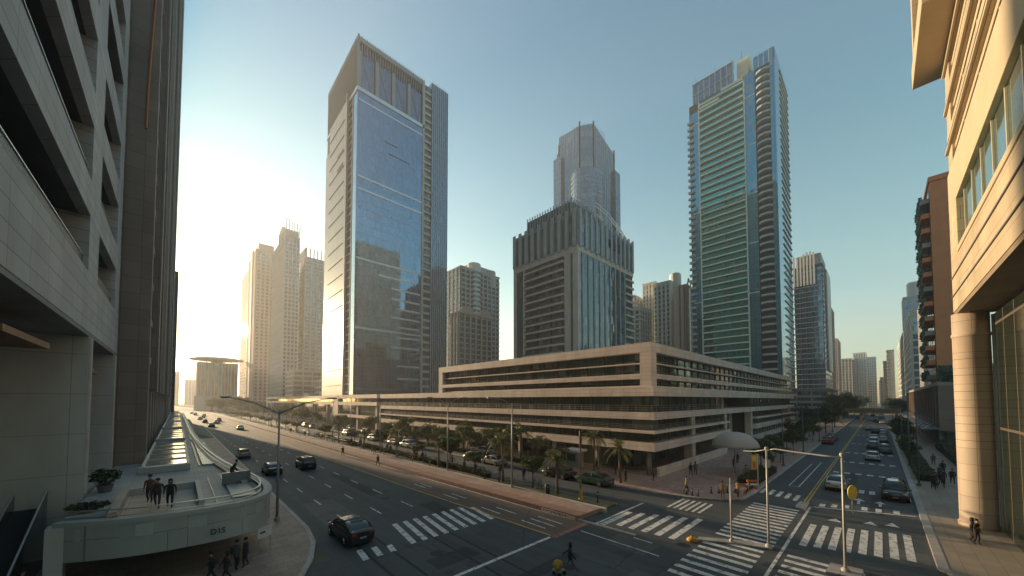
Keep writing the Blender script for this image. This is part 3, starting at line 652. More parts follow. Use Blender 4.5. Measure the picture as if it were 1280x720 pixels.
# ================================================================== other background towers
haze_beige = rough_mat('beige_residential', (.48, .43, .37), .8, .08); haze_grey = rough_mat('grey_residential', (.44, .43, .41), .8, .08)
haze_white = rough_mat('pale_residential', (.66, .64, .58), .75, .08); haze_pink = rough_mat('pinkish_residential', (.46, .36, .30), .8, .08)
haze_brown = rough_mat('brown_residential', (.27, .20, .155), .8, .08)
gbg = glass_mat('distant_glass', (.12, .15, .17), .6, .1, 1.5, 3.3, (.1, .1, .1), .08, .02, blind=.3)
gbg2 = glass_mat('distant_blue_glass', (.16, .24, .34), .8, .08, 1.5, 3.4, (.1, .13, .15), .08, .02, blind=.05)
# left group along the avenue
L = tower('residential_tower', 'slab tower with slatted crown, tallest of the hazy left group', 60, 70.5, 329, 382, 0, 143, haze_grey, gbg, 4, 13, 3.3, .9, .2, .9, .5)
for i in range(8): B(59.4, 60.4, 330 + i * 3, 330.6 + i * 3, 143, 150 + 4 * math.sin((8 - i) * .38)).build('crown_fin', haze_grey, L)
for i in range(6): B(60.5 + i * 1.9, 61 + i * 1.9, 328.4, 329, 143, 158 - i * .5).build('crown_fin', haze_grey, L)
B(61, 70, 331, 350, 143.8, 150).build('crown_core', haze_grey, L)
L = tower('residential_tower', 'stepped beige tower at the left end of the hazy group', 50, 64, 396, 448, 0, 150, haze_pink, gbg, 4, 9, 3.3, 1.0, .2, 1.6, .4)
B(52, 64, 400, 430, 150.8, 158).build('roof_block', haze_pink, L); B(49, 52, 414, 424, 0, 154).build('stair_core', haze_beige, L)
L = tower('residential_tower', 'narrow beige tower with flat roof at the far left edge of the hazy group', 53, 65, 464, 530, 0, 152, haze_pink, gbg, 3, 9, 3.3, 1.1, .2, 2.4, .3)
L = tower('residential_tower', 'pale slab tower with comb shaped roof fins beside the mirror glass tower', 80, 104, 352, 373, 0, 138, haze_beige, gbg, 5, 4, 3.3, .9, .2, 1.4, .4)
for i in range(8): B(80.5 + i * 3, 81.2 + i * 3, 351.6, 353, 138, 147).build('crown_fin', haze_grey, L)
for i in range(5): B(79.6, 81, 353 + i * 4.4, 353.8 + i * 4.4, 138, 147).build('crown_fin', haze_grey, L)
tower('low_rise_building', 'low beige block with banded windows at the foot of the hazy left towers', 62, 112, 300, 326, 0, 32, haze_pink, gbg, 8, 5, 3.6, 1.3, .3, 1.0, .2, cat='building')
tower('low_rise_building', 'low tan block right of the slab tower base', 74, 120, 255, 290, 0, 24, haze_beige, gbg, 9, 6, 4, 1.5, .3, 1.0, .2, cat='building')
D = tower('exhibition_hall', 'hazy block under a wide oval roof at the far end of the avenue', 13, 43, 440, 470, 0, 46, haze_pink, gbg, 12, 10, 40, 0, .2, .9, .4, cat='building', roof=False)
MB().lathe((28, 455, 46), [(4, 0), (5, 2.2), (15, 2.6), (21, 3.2), (21, 4.2), (16, 5.4), (6, 6.2)], 48).build('oval_roof', rough_mat('pale_roof', (.45, .42, .38), .6), D)
for i in range(7): B(14 + i * 4.6, 14.5 + i * 4.6, 439, 439.6, 0, 48.4).build('roof_prop', haze_pink, D)
B(11, 45, 438.5, 438.9, 0, 14).build('base', haze_beige, D)
far_l = 'small hazy towers where the avenue vanishes'
for i, (x, y, h, wd, lab) in enumerate(((-14, 900, 62, 16, 'tiny hazy tower at the avenue vanishing point, leftmost'), (10, 940, 50, 20, 'tiny hazy block at the avenue vanishing point, second from left'), (34, 860, 74, 14, 'tiny hazy tower at the avenue vanishing point, tallest'), (60, 980, 44, 22, 'tiny hazy block at the avenue vanishing point, rightmost'))):
    tower('distant_tower', lab, x, x + wd, y, y + 20, 0, h, haze_beige, gbg, 4, 4, 3.5, 0, .2, 1, .4, group=far_l)
# behind tower A
K = tower('residential_tower', 'rounded top grey residential tower just right of the mirror glass tower', 130, 163, 184, 202, 0, 96, haze_grey, gbg, 9, 4, 3.2, .9, .25, 1.0, .5)
B(139, 161, 186, 200, 96.8, 101).build('upper_block', haze_grey, K)
for i in range(5): B(140 + i * 4.4, 142.6 + i * 4.4, 185.8, 186, 60, 97).build('window_strip', gbg2, K)
MB().lathe((143, 187, 0), [(4.5, 0), (4.5, 101), (4.2, 101.6), (3.6, 101.8)], 20).build('rounded_bay', haze_white, K)
for k in range(26): MB().lathe((143, 187, 0), [(4.65, 14 + k * 3.2), (4.65, 15.6 + k * 3.2)], 20).build('bay_glass', gbg, K)
MB().lathe((157, 187, 0), [(4, 88), (4, 99.5), (3.6, 100)], 20).build('rounded_bay', haze_grey, K)
K = tower('residential_tower', 'lower arched beige residential tower in front of the rounded grey one', 120, 146, 172, 182, 0, 62, haze_pink, gbg, 6, 3, 3.2, .8, .3, 1.5, .5)
for cx in (126, 140):
    m = MB(); pts = [(cx + 5 * math.cos(R(a)), 62 + 5 * math.sin(R(a))) for a in range(0, 181, 15)]
    b = len(m.v); m.v += [(x, 171.2, z) for x, z in pts] + [(x, 174, z) for x, z in pts]; n = len(pts)
    m.f.append(tuple(range(n))); m.f.append(tuple(reversed(range(n, 2 * n)))); m.m += [0, 0]
    for i in range(n): j = (i + 1) % n; m.f.append((i, n + i, n + j, j)); m.m.append(0)
    m.build('arched_gable', haze_pink, K)
# between the centre tower and tower B
tower('residential_tower', 'pale tower with stepped roof peeping between centre tower and teal tower', 228, 246, 112, 130, 0, 74, haze_white, gbg, 5, 5, 3.3, 1, .3, 1.1, .3)
tower('residential_tower', 'white tower with curved shoulder behind the centre tower', 252, 268, 128, 146, 0, 90, haze_white, gbg, 4, 4, 3.3, 1.4, .3, 2.0, .3)
K = tower('residential_tower', 'cream ribbed tower with round finial left of the teal tower', 250, 272, 100, 112, 0, 94, haze_white, gbg2, 8, 4, 3.3, .5, .15, 1.3, .7)
MB().lathe((259, 100, 0), [(4, 0), (4, 99), (3.6, 101), (2.6, 101.6)], 18).build('rounded_bay', haze_white, K)
tower('residential_tower', 'cream slab tower with narrow window columns between two rounded neighbours', 262, 286, 116, 126, 0, 100, haze_white, gbg, 6, 4, 3.3, .9, .15, 1.6, .5)
K = tower('residential_tower', 'pinkish tower with two dark window columns beside the teal tower', 235, 262, 84, 92, 0, 84, haze_pink, gbg, 3, 3, 3.2, 1.1, -.02, 3.4, .12)
for i in range(4): MB().tube([(240 + i * 5, 85, 85), (242 + i * 5, 85, 90), (244.5 + i * 5, 85, 88)], .5, 5).build('roof_frame', haze_grey, K)
# right street, left side
r1 = tower('banded_glass_tower', 'dark blue glass tower with thin bands, right of the teal tower', 300, 346, 23.5, 38, 17, 98, rough_mat('dark_blue_frame', (.07, .08, .10), .4), gbg2, 10, 5, 3.4, .45, .35, .5, .1, bandm=rough_mat('grey_band', (.28, .30, .32), .5))
B(300.5, 330, 24, 36, 98.8, 106).build('roof_block', haze_grey, r1)
for i in range(8): B(299.5, 300.2, 27 + i * 1.7, 28 + i * 1.7, 86, 107 + 1.2 * math.sin(i)).build('roof_pipe', haze_white, r1)
B(318, 344, 22.6, 23.2, 30, 99).build('white_fin_wall', haze_white, r1)
tower('car_park_podium', 'grey podium with open parking decks below the dark blue tower', 262, 330, 20, 60, 0, 16, haze_grey, gbg, 10, 6, 3.2, 1.4, .8, .6, .1, cat='building')
tower('residential_tower', 'reddish brown slab just right of the dark blue tower', 420, 462, 28.5, 32, 0, 94, haze_brown, gbg, 8, 3, 3.3, .8, .2, 1, .3)
tower('residential_tower', 'purplish slim tower above the right street trees', 500, 545, 29, 34, 0, 74, haze_pink, gbg, 8, 3, 3.3, .8, .2, 1, .3)
tower('residential_tower', 'wide beige slab at left end of the far skyline up the street', 590, 650, 22, 40, 0, 60, haze_beige, gbg, 8, 6, 3.3, .8, .2, 1.2, .3)
r4 = tower('office_block', 'grey flat topped office block at the end of the street', 600, 640, 10, 21, 0, 67, haze_white, gbg2, 8, 5, 3.3, 1.3, .3, 1.2, .3, cat='building')
tower('office_block', 'darker grey glass office slab beside the flat topped block', 660, 700, 2, 14, 0, 66, haze_grey, gbg2, 8, 6, 3.3, .9, .3, .6, .2, cat='building')
tower('residential_tower', 'tiny far beige tower left of the street gap', 900, 940, -12, 0, 0, 44, haze_pink, gbg, 4, 4, 3.3, .8, .2, 1.2, .3)
# right street, right side
tower('residential_tower', 'brown beige balcony tower at centre right of the street canyon', 500, 520, -10.5, -6.4, 0, 58, haze_beige, gbg, 6, 4, 3.2, 1.1, .5, .9, .2, faces='WN')
tower('residential_tower', 'dark brown slim tower right of the street gap', 560, 590, -8.5, -4.2, 0, 52, haze_brown, gbg, 6, 3, 3.2, .9, .4, .9, .2, faces='WN')
tower('residential_tower', 'pinkish far tower right of the street gap', 640, 680, -7, -1.5, 0, 38, haze_pink, gbg, 6, 3, 3.2, .9, .4, .9, .2, faces='WN')
wt = tower('white_office_tower', 'bright white blade tower on the right side of the street', 240, 400, -24, -10.6, 0, 49, haze_white, gbg2, 34, 5, 3.4, .8, .15, 1.2, .2, faces='WN')
B(241, 280, -19, -15, 49.8, 56).build('upper_block', haze_white, wt)
wt = tower('white_office_tower', 'stepped white tower with round drum top behind the blade tower', 330, 350, -30, -12, 0, 74, haze_white, gbg2, 5, 5, 3.4, .8, .15, 1.2, .2, faces='WN')
MB().lathe((338, -17, 0), [(3.2, 74), (3.2, 84), (2.6, 85)], 20).build('roof_drum', haze_white, wt); B(341, 349, -27, -21, 74.8, 79).build('upper_block', haze_white, wt)
wt = tower('white_office_tower', 'cream ribbed office block between the blade tower and orange flats', 170, 205, -16, -11.2, 0, 44, haze_white, gbg, 8, 5, 3.4, .5, .1, .8, .5, faces='WN')
MB().lathe((174, -13, 0), [(1.6, 44), (3.4, 46), (3.4, 46.6)], 16).build('roof_dish', haze_grey, wt)
# mall and orange flats
brn = panel_mat('brown_mall_panel', (.25, .19, .15), 4.0, 2.0, joint=.03, var=.06)
M_ = thing('shopping_mall', 'long brown windowless mall wall with glass canopy, right side of street', 'building', (170, -14, 0))
B(114.6, 235, -22, -8.5, 3.6, 13).build('upper_wall', brn, M_); B(114.5, 235.2, -22, -8.35, 13.01, 13.7).build('parapet', rough_mat('mall_coping', (.33, .3, .27), .7), M_)
B(116, 234, -21.5, -9.5, .1, 3.6).build('shopfront', gl_dark, M_)
m = MB().prism([(116, -8.48), (232, -8.48), (232, -6.2), (116, -6.2)], 3.7, 3.9); m.build('canopy', plain('canopy_glass', (.3, .33, .33), .2), M_)
for i in range(16): x = 117 + i * 7.5; MB().tube([(x, -6.3, 3.8), (x, -8.4, 5.6)], .06, 6).build('canopy_rod', metal_lt, M_)
for i in range(12): x = 117 + i * 9.8; B(x, x + .8, -9.45, -8.6, .1, 3.59).build('column', concrete, M_)
for i in range(20): x = 116 + i * 6; B(x, x + .25, -8.49, -8.2, 4.2, 12.9).build('rib', brn, M_)
og = rough_mat('orange_render', (.66, .27, .13), .8, .1); grn = rough_mat('green_balcony', (.05, .13, .09), .6, .3, 2)
Of = thing('orange_flats', 'orange rendered apartment block with green balconies above the mall', 'apartment block', (135, -12, 13.7))
B(120, 135, -16, -8.9, 13.7, 58.5).build('wall', og, Of); B(119.8, 135.2, -16.2, -8.7, 58.51, 59.6).build('parapet', og, Of)
for i, x in enumerate((121.5, 126, 130.5)):
    B(x, x + 3.6, -8.89, -8.8, 15, 57).build('window_strip', gl_dark, Of)
for k in range(13):
    z = 14.5 + k * 3.3
    for x in (120.6, 127.8):
        bal = MB().box(x, x + 6.2, -8.79, -7.5, z, z + .2).box(x, x + 6.2, -7.58, -7.5, z + .2, z + 1.0).box(x, x + .08, -8.79, -7.58, z + .2, z + 1.0).build('balcony', og if (k + int(x)) % 3 else rough_mat('grey_render', (.3, .29, .27), .7), Of)
        lm = MB(); r_ = random.Random(k * 31 + int(x))
        for _ in range(150):
            p = Vector((x + 6.2 * r_.random(), -7.5 + r_.uniform(-.35, .2), z + r_.uniform(.3, 2.0))); a = Vector((r_.uniform(-1, 1), r_.uniform(-1, 1), r_.uniform(-1, 1))).normalized() * r_.uniform(.15, .35); b = a.orthogonal() * .6; lm.face([p - a, p + b, p + a, p - b])
        lm.build('balcony_plants', grn, bal)
lm = MB(); r_ = random.Random(2)
for _ in range(1500):
    p = Vector((r_.uniform(115.5, 119.6), r_.uniform(-16, -8.7), r_.uniform(13.8, 17.3))); a = Vector((r_.uniform(-1, 1), r_.uniform(-1, 1), r_.uniform(-1, 1))).normalized() * r_.uniform(.15, .35); b = a.orthogonal() * .6; lm.face([p - a, p + b, p + a, p - b])
lm.build('roof_plants', grn, Of)
# footbridge over the street
grn2 = rough_mat('bridge_hedge', (.035, .05, .03), .9, .4, 3)
fb = thing('footbridge', 'dark footbridge with green hedge across the street in the distance', 'footbridge', (205, 4, 0))
B(203, 207, -5.5, 12, 4.6, 5.4).build('deck', darkconc, fb); B(202.7, 203, -5.5, 12, 5.3, 6.6).build('parapet', grn2, fb); B(207, 207.3, -5.5, 12, 5.3, 6.6).build('parapet', grn2, fb)
for y in (-5, 5.0, 11.2): B(204, 206, y, y + .8, 0, 4.6).build('pier', darkconc, fb)

# ================================================================== LEFT NEAR BUILDING (grey, loggias)
LN = thing('grey_loggia_building', 'grey panelled building with deep loggia openings at the left edge', 'building', (-14, 30, 0))
XF = -4.3; ROW0, PITCH, OH = 18.2, 5.8, 3.6
bays = [(8.0, 34.6), (38.2, 47.6)]
LT = 72.0
for k in range(9):                       # horizontal bands
    zb0 = 14.45 if k == 0 else ROW0 + (k - 1) * PITCH + OH; zb1 = ROW0 + k * PITCH
    B(XF - .5, XF, 2, 50.4, zb0, zb1).build('facade_band', greypanel, LN)
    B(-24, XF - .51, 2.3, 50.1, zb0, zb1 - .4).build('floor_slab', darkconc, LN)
    if k < 8:
        z0, z1 = zb1 + .002, zb1 + OH - .002
        for a, b in ((2, 8), (34.6, 38.2), (47.6, 50.4)): B(XF - 3.5, XF - .01, a, b, z0, z1).build('pier', greypanel, LN)
        B(-9.2, -9.1, 2.4, 50, z0, z1).build('loggia_wall', gl_dark if k else fine_dark, LN)
        for a, b in bays:
            o = MB().box(XF - .32, XF - .26, a + .02, b - .02, z0, z0 + .95); o.build('glass_balustrade', plain('loggia_glass', (.10, .11, .115), .5, .0), LN)
            B(XF - .36, XF - .22, a + .02, b - .02, z0 + .95, z0 + 1.02).build('handrail', metal_lt, LN)
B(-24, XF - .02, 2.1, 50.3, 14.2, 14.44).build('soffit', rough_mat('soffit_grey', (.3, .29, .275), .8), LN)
for y, x0 in ((36, -7.9), (48.6, -6.7)): B(x0, XF - .03, y, y + 1.7, 0, 14.19).build('column', panel_mat('column_cladding', (.54, .54, .52), 3.0, 2.6, joint=.02, var=.05), LN)
for y, x0 in ((36, -7.2), (48.6, -6.7)): MB().tube([(XF + .02, y + .2, 3.9), (XF + .02, y + .2, 14.1)], .11, 12).build('downpipe', rough_mat('pale_pipe', (.5, .46, .42), .4), LN)
B(-13.2, -13, 3, 50, 0, 14.19).build('lobby_wall', glass_mat('lobby_glass', (.08, .09, .085), .4, .1, 3.0, 4.7, (.06, .055, .05), .1, .02, blind=.35), LN)
for y, y2, z in ((23.5, 30.5, 12.7), (41.5, 46.5, 12.2)): B(-12.9, -5.0, y, y2, z, z + .3).build('canopy_shelf', rough_mat('wood_soffit', (.28, .14, .08), .6), LN)
B(-12.9, -4.4, 36.8, 50, 3.3, 3.78).build('mezzanine', concrete, LN)

# ================================================================== LEFT TALL BUILDINGS further along
LB = thing('brown_fin_tower', 'brown stone tower with pale vertical fins rising behind the grey loggia building', 'skyscraper', (-15, 100, 0))
B(-26, -2.8, 52, 160, 11.5, 228).build('wall', brownpanel, LB)
B(-2.79, -2.5, 53.5, 160, 13, 227).build('glass_wall', glass_mat('grey_tower_glass', (.12, .12, .12), .6, .1, 2.4, 3.4, (.2, .17, .15), .3, .02), LB)  # evenly grey glass with broad brownish frames
B(-4.4, -2.2, 51.6, 53.4, 0, 228).build('corner_pier', brownpanel, LB)
finm = rough_mat('pale_fin_stone', (.42, .35, .30), .7, .12)
for i in range(13):
    y = 57 + i * 8.2; B(-2.49, -1.9 if i % 3 else -1.7, y, y + 1.2, 11, 227).build('fin', finm if i % 2 else brownpanel, LB)
for k in range(51): z = 14 + k * 4.1; B(-2.49, -2.25, 53.6, 160, z, z + .7).build('floor_band', finm, LB)
for i in range(14): y = 52.5 + i * 8; B(-5.2, -2.9, y, y + 1.5, 0, 11.49).build('column', finm, LB)
B(-13, -12.8, 50.5, 160, 0, 11.49).build('lobby_wall', gl_dark, LB)
# wavy decorative edge strip on the pier
pts = [(-2.75 + .3 * math.sin(z * .13) + .1 * math.sin(z * .07), 51.5, z) for z in range(38, 130, 2)]
for dx in (0,): MB().tube([(x + dx, y, z) for x, y, z in pts], .09, 6).build('wavy_trim', plain('copper_trim', (.55, .22, .08), .35, .7), LB)
LC = thing('dark_fin_tower', 'dark ribbed tower at the far end of the left row beside the sun', 'skyscraper', (-15, 220, 0))
B(-28, -2.7, 163, 240, 0, 228).build('wall', brownpanel, LC)
for i in range(9): y = 165 + i * 8.2; B(-2.69, -2.2, y, y + 1.3, 0, 226).build('fin', finm, LC)
for k in range(52): z = 12 + k * 4.1; B(-2.69, -2.45, 163, 240, z, z + .8).build('floor_band', finm, LC)
tower('brick_block', 'reddish low block peeping past the dark ribbed tower', -26, -1.4, 243, 262, 0, 74, haze_brown, gbg, 5, 5, 3.3, .8, .2, 1, .3, faces='SE', cat='building')

# ================================================================== RIGHT NEAR BUILDING
RN = thing('sandstone_building', 'sunlit sandstone building overhanging a round column at the right edge', 'building', (35, -12, 0))
RY = -4.4; RX = 46.2
def rb(name, x0, x1, y0, y1, z0, z1, mat, bev=.03): return B(x0, x1, y0, y1, z0, z1).build(name, mat, RN, bevel=bev)
rb('fascia', 6, RX, RY - .6, RY, 17.2, 21.2, sandstone)
for z in (18.4, 19.9): rb('groove_ledge', 6, RX - .01, RY + .001, RY + .06, z, z + .09, darkconc, 0)
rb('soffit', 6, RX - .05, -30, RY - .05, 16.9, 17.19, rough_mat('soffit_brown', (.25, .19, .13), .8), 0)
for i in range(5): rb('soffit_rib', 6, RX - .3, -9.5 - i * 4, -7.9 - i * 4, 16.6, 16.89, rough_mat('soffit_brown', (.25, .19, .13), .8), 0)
rb('wall', 6, RX - .8, -30, RY - 1.2, 21.2, 52, sandsmooth, 0)
rb('window_band', 6, 42.6, RY - .38, RY - .3, 21.61, 25.39, glass_mat('teal_window', (.20, .30, .27), .75, .06, 3.0, 20, (.3, .25, .16), .05, .02, blind=.15), 0)
rb('corner_block', 42.6, RX, RY - 1.19, RY, 21.21, 25.39, sandstone)
for i in range(13): x = 41 - i * 3.0; rb('mullion', x, x + .14, RY - .295, RY - .22, 21.62, 25.39, rough_mat('pale_mullion', (.55, .50, .38), .5), 0)
rb('sill', 6, 42.5, RY - 1.09, RY + .06, 21.21, 21.6, sandsmooth)
rb('stone_band', 6, RX, RY - 1.19, RY, 25.4, 28.6, sandsmooth)
for k in range(6):
    z = 28.6 + k * 3.35
    rb('window_band', 6, 44, RY - .7, RY - .6, z, z + 1.35, gl_dark, 0)
    rb('stone_band', 6, 44.6, RY - 1.19, RY - .25, z + 1.351, z + 1.748, sandsmooth)
    rb('stone_band', 6, RX - .1, RY - 1.19, RY - .05 - .0, z + 1.75, z + 3.34, sandstone)
    rb('ledge', 6, RX - .12, RY - .04, RY + .1, z + 1.76, z + 1.95, sandsmooth)
    rb('groove_ledge', 6, RX - .12, RY - .045, RY - .02, z + 2.6, z + 2.68, darkconc, 0)
    rb('corner_block', 44, RX - .12, RY - 1.19, RY - .08, z, z + 1.749, sandstone)
    for i in range(6): x = 40 - i * 5.2; rb('mullion', x, x + .2, RY - .59, RY - .3, z, z + 1.349, sandsmooth, 0)
rb('cornice', 38, RX + 1.9, RY - 3, RY + 1.6, 38.4, 40.2, sandsmooth); 
rb('cornice_fin', RX + 1.0, RX + 1.85, RY - 2, RY + 1.5, 40.2, 52, sandstone)
# column
mm = MB().lathe((45.55, -5.15, 0), [(1.05, .1), (1.05, .4), (.97, .48), (.95, 15.0), (1.0, 15.05), (1.0, 15.25), (.95, 15.3), (.95, 16.9)], 48); 
o = mm.build('column', drum, RN, smooth=False)
for p_ in o.data.polygons: p_.use_smooth = len(p_.vertices) == 4
for k in range(10): MB().lathe((45.55, -5.15, 0), [(.962, 1.7 + k * 1.28), (.962, 1.735 + k * 1.28)], 48).build('joint_ring', darkconc, o)
rb('lobby_glass', 6, 45.0, -6.3, -6.2, .12, 16.59, glass_mat('tall_lobby_glass', (.02, .028, .024), .0, .05, 2.9, 7.9, (.12, .10, .07), .14, .01, blind=0), 0)
rb('lobby_frame', 45.0, 45.25, -6.45, -6.1, .12, 16.59, metal_lt, 0)
rb('lobby_floor', 6, 45, -30, -6.31, .1, .16, concrete, 0)
rb('lobby_side_wall', 44.9, 45.1, -30, -6.46, .12, 16.59, brownpanel, 0)

mir_dk = rough_mat('slate_render', (.10, .10, .115), .8, .1); mir_br = rough_mat('umber_render', (.13, .075, .06), .8, .1)
# ================================================================== mirror-side towers behind the photographer (seen in the glass)
tower('mirrored_tower', 'stepped grey tower across the street seen only as a reflection', 140, 190, -130, -95, 0, 185, mir_dk, gl_dark, 8, 6, 3.4, 1, .3, 1, .3, faces='WN', cat='tower')
tower('mirrored_tower', 'brown tower across the street seen only as a reflection', 96, 136, -140, -110, 0, 150, mir_br, gl_dark, 8, 6, 3.4, 1, .3, 1, .3, faces='WN', cat='tower')
tower('mirrored_tower', 'wide dark block across the street seen only as a reflection', 200, 260, -150, -100, 0, 120, mir_br, gl_dark, 8, 6, 3.4, 1, .3, 1, .3, faces='WN', cat='tower')

# ================================================================== TERRACE over the west pavement
TZ = 3.8
ter = thing('terrace_canopy', 'raised grey terrace deck with rounded corner and sunken patios along the left building', 'terrace', (0, 40, 0))
gt = panel_mat('terrace_grey_tile', (.34, .34, .33), 1.2, 1.2, flat=True, joint=.014, var=.08); gs = rough_mat('terrace_render', (.40, .405, .395), .6, .1, .5)
warm = panel_mat('patio_sun_tint_tile', (.52, .39, .28), 1.0, .5, flat=True, joint=.014, var=.1)  # sunshine on the patio is put into this tile colour
edge = [(-4.25, 28.3), (-3.5, 27.75), (-1.4, 26.7), (1.0, 26.35), (2.9, 26.45), (4.0, 27.2), (4.7, 28.6), (5.0, 31), (4.85, 34), (4.1, 39), (3.5, 46), (3.0, 56), (2.6, 70), (2.3, 100), (2.2, 270)]
def slab(pts, z0, z1, name, mat): return MB().prism(pts, z0, z1).build(name, mat, ter)
slab(edge + [(-2.4, 270), (-2.4, 51.6), (-4.25, 51.4)], 2.95, 3.55, 'deck', gs)
slab([(x, y) for x, y in edge[1:]][:0] + [(-4.2, 28.6), (-2.6, 28.0), (2.2, 27.2), (3.7, 28.0), (4.5, 30), (4.4, 34), (3.7, 39), (3.1, 46), (2.6, 56), (2.2, 70), (1.9, 100), (1.8, 269), (-2.35, 269), (-2.35, 51.65), (-4.2, 51.35)], 3.551, 3.6, 'deck_paving', gt)
def path_wall(pts, w_, z0, z1, name, mat, bev=.04):
    m = MB()
    for a, b in zip(pts, pts[1:]):
        d = Vector((b[0] - a[0], b[1] - a[1])).normalized(); n = Vector((-d.y, d.x)) * w_
        # mitre-free: each piece butts the next, ends trimmed
        m.prism([(a[0], a[1]), (b[0], b[1]), (b[0] + n.x, b[1] + n.y), (a[0] + n.x, a[1] + n.y)], z0, z1)
    return m.build(name, mat, ter)
def arc(pts, it=2):
    for _ in range(it):
        q_ = [pts[0]]
        for a, b in zip(pts, pts[1:]): q_ += [(a[0] * .75 + b[0] * .25, a[1] * .75 + b[1] * .25), (a[0] * .25 + b[0] * .75, a[1] * .25 + b[1] * .75)]
        q_.append(pts[-1]); pts = q_
    return pts
ed = arc(edge)
def offs(pts, d):
    out = []
    for i, p in enumerate(pts):
        a = pts[max(0, i - 1)]; b = pts[min(len(pts) - 1, i + 1)]
        t_ = Vector((b[0] - a[0], b[1] - a[1])).normalized(); out.append((p[0] - t_.y * d, p[1] + t_.x * d))
    return out
def ribbon(pts, d0, d1, z0, z1, name, mat):
    A_, B_ = offs(pts, d0), offs(pts, d1); m = MB(); n = len(pts); b = len(m.v)
    for P_ in (A_, B_):
        m.v += [(x, y, z0) for x, y in P_] + [(x, y, z1) for x, y in P_]
    for i in range(n - 1):
        a0, a1, c0, c1 = i, n + i, 2 * n + i, 3 * n + i
        m.f += [(a0, a0 + 1, a1 + 1, a1), (c0 + 1, c0, c1, c1 + 1), (a1, a1 + 1, c1 + 1, c1), (a0 + 1, a0, c0, c0 + 1)]; m.m += [0] * 4
    m.f += [(0, n, 3 * n, 2 * n), (n - 1, 3 * n - 1, 4 * n - 1, 2 * n - 1)]; m.m += [0, 0]
    return m.build(name, mat, ter)
ribbon(ed, -.02, .30, 1.95, 3.7, 'fascia', panel_mat('fascia_panel', (.38, .385, .37), 2.6, 3.0, joint=.02, var=.05))
ribbon(ed, -.10, .36, 3.701, 3.92, 'coping', rough_mat('coping_stone', (.40, .40, .38), .6, .1))
ribbon(ed, .50, .58, 4.25, 4.32, 'rail', metal_lt); ribbon(ed, .50, .56, 3.93, 3.97, 'rail', metal_lt)
MB().tube([(-.2, 26.25, 3.0)] * 1 + [(-.2, 26.26, 2.0)], .012, 4).build('joint', metal_dk, ter)
# end column of the fascia and cross beams
B(-4.5, -3.9, 28.0, 28.8, .12, 3.7).build('column', gs, ter)
for y in (38, 52, 70, 92, 120, 160, 210): B(-2.3, 2.6, y, y + .5, 2.3, 2.94).build('cross_beam', gs, ter); B(1.6, 2.2, y, y + .6, .12, 2.94).build('column', gs, ter)
# patio one: tiles tinted warm in place of sunlight, low walls, glass balustrade
B(-2.2, 1.05, 27.6, 34.5, 3.605, 3.63).build('patio_floor', warm, ter)
B(.0, 1.05, 27.6, 34.0, 3.635, 3.65).build('patio_floor', gt, ter)
B(-2.5, -2.15, 27.75, 35, 3.61, 4.15).build('low_wall', rough_mat('warm_wall', (.42, .34, .27), .7), ter)
B(1.06, 1.3, 27.6, 35, 3.61, 4.1).build('low_wall', gs, ter)
B(-2.14, 1.05, 34.6, 35.0, 3.61, 4.05).build('low_wall', gs, ter)
for i, x in enumerate((1.9, 2.7, 3.4)): B(x, x + .07, 27.8 + i * .3, 38 + i, 3.605, 3.66).build('deck_channel', metal_dk, ter)
B(2.75, 4.0, 29.0, 33.4, 3.605, 3.72).build('deck_plinth', rough_mat('light_tile', (.33, .34, .33), .4), ter)
B(2.55, 4.3, 34.2, 34.3, 3.61, 4.5).build('glass_screen', plain('screen_glass', (.2, .22, .22), .1), ter)
# series of skylight frames further along
for j, (y, l) in enumerate(((45.5, 26), (76, 26), (107, 30), (141, 34), (180, 40), (225, 40))):
    x0 = -2.3
    B(x0, 1.0, y - 1.6, y - .8, 3.61, 4.15).build('patio_beam', gs, ter)
    sk = B(x0 + .3, .8, y, y + l - 2, 3.61, 3.95).build('skylight_glass', glass_mat('skylight_glass_pane', (.34, .36, .34), .7, .12, 1.3, 50, (.1, .1, .1), .1, .02), ter)
    m = MB().box(x0 + .1, x0 + .29, y - .2, y + l - 1.8, 3.61, 4.1).box(.81, 1.0, y - .2, y + l - 1.8, 3.61, 4.1)
    for i in range(6): yy = y + (l - 2) * i / 5; m.box(x0 + .29, .81, yy - .08, yy + .08, 3.96, 4.06)
    m.build('skylight_frame', rough_mat('pale_frame', (.45, .44, .41), .5), sk)
    B(1.6, 1.75, y, y + l - 1, 3.605, 3.7).build('deck_channel', metal_dk, ter)
    if y < 120: B(1.9, 2.5 + (.5 if y < 50 else 0), y, y + l - 2, 3.605, 3.78).build('deck_plinth', rough_mat('light_tile', (.33, .34, .33), .4), ter)
ribbon([(4.05, 33.5), (3.6, 39), (3.05, 46), (2.55, 56), (2.2, 70), (1.9, 100)], .0, .35, 3.605, 3.8, 'edge_gutter', rough_mat('pale_gutter', (.50, .46, .40), .5))
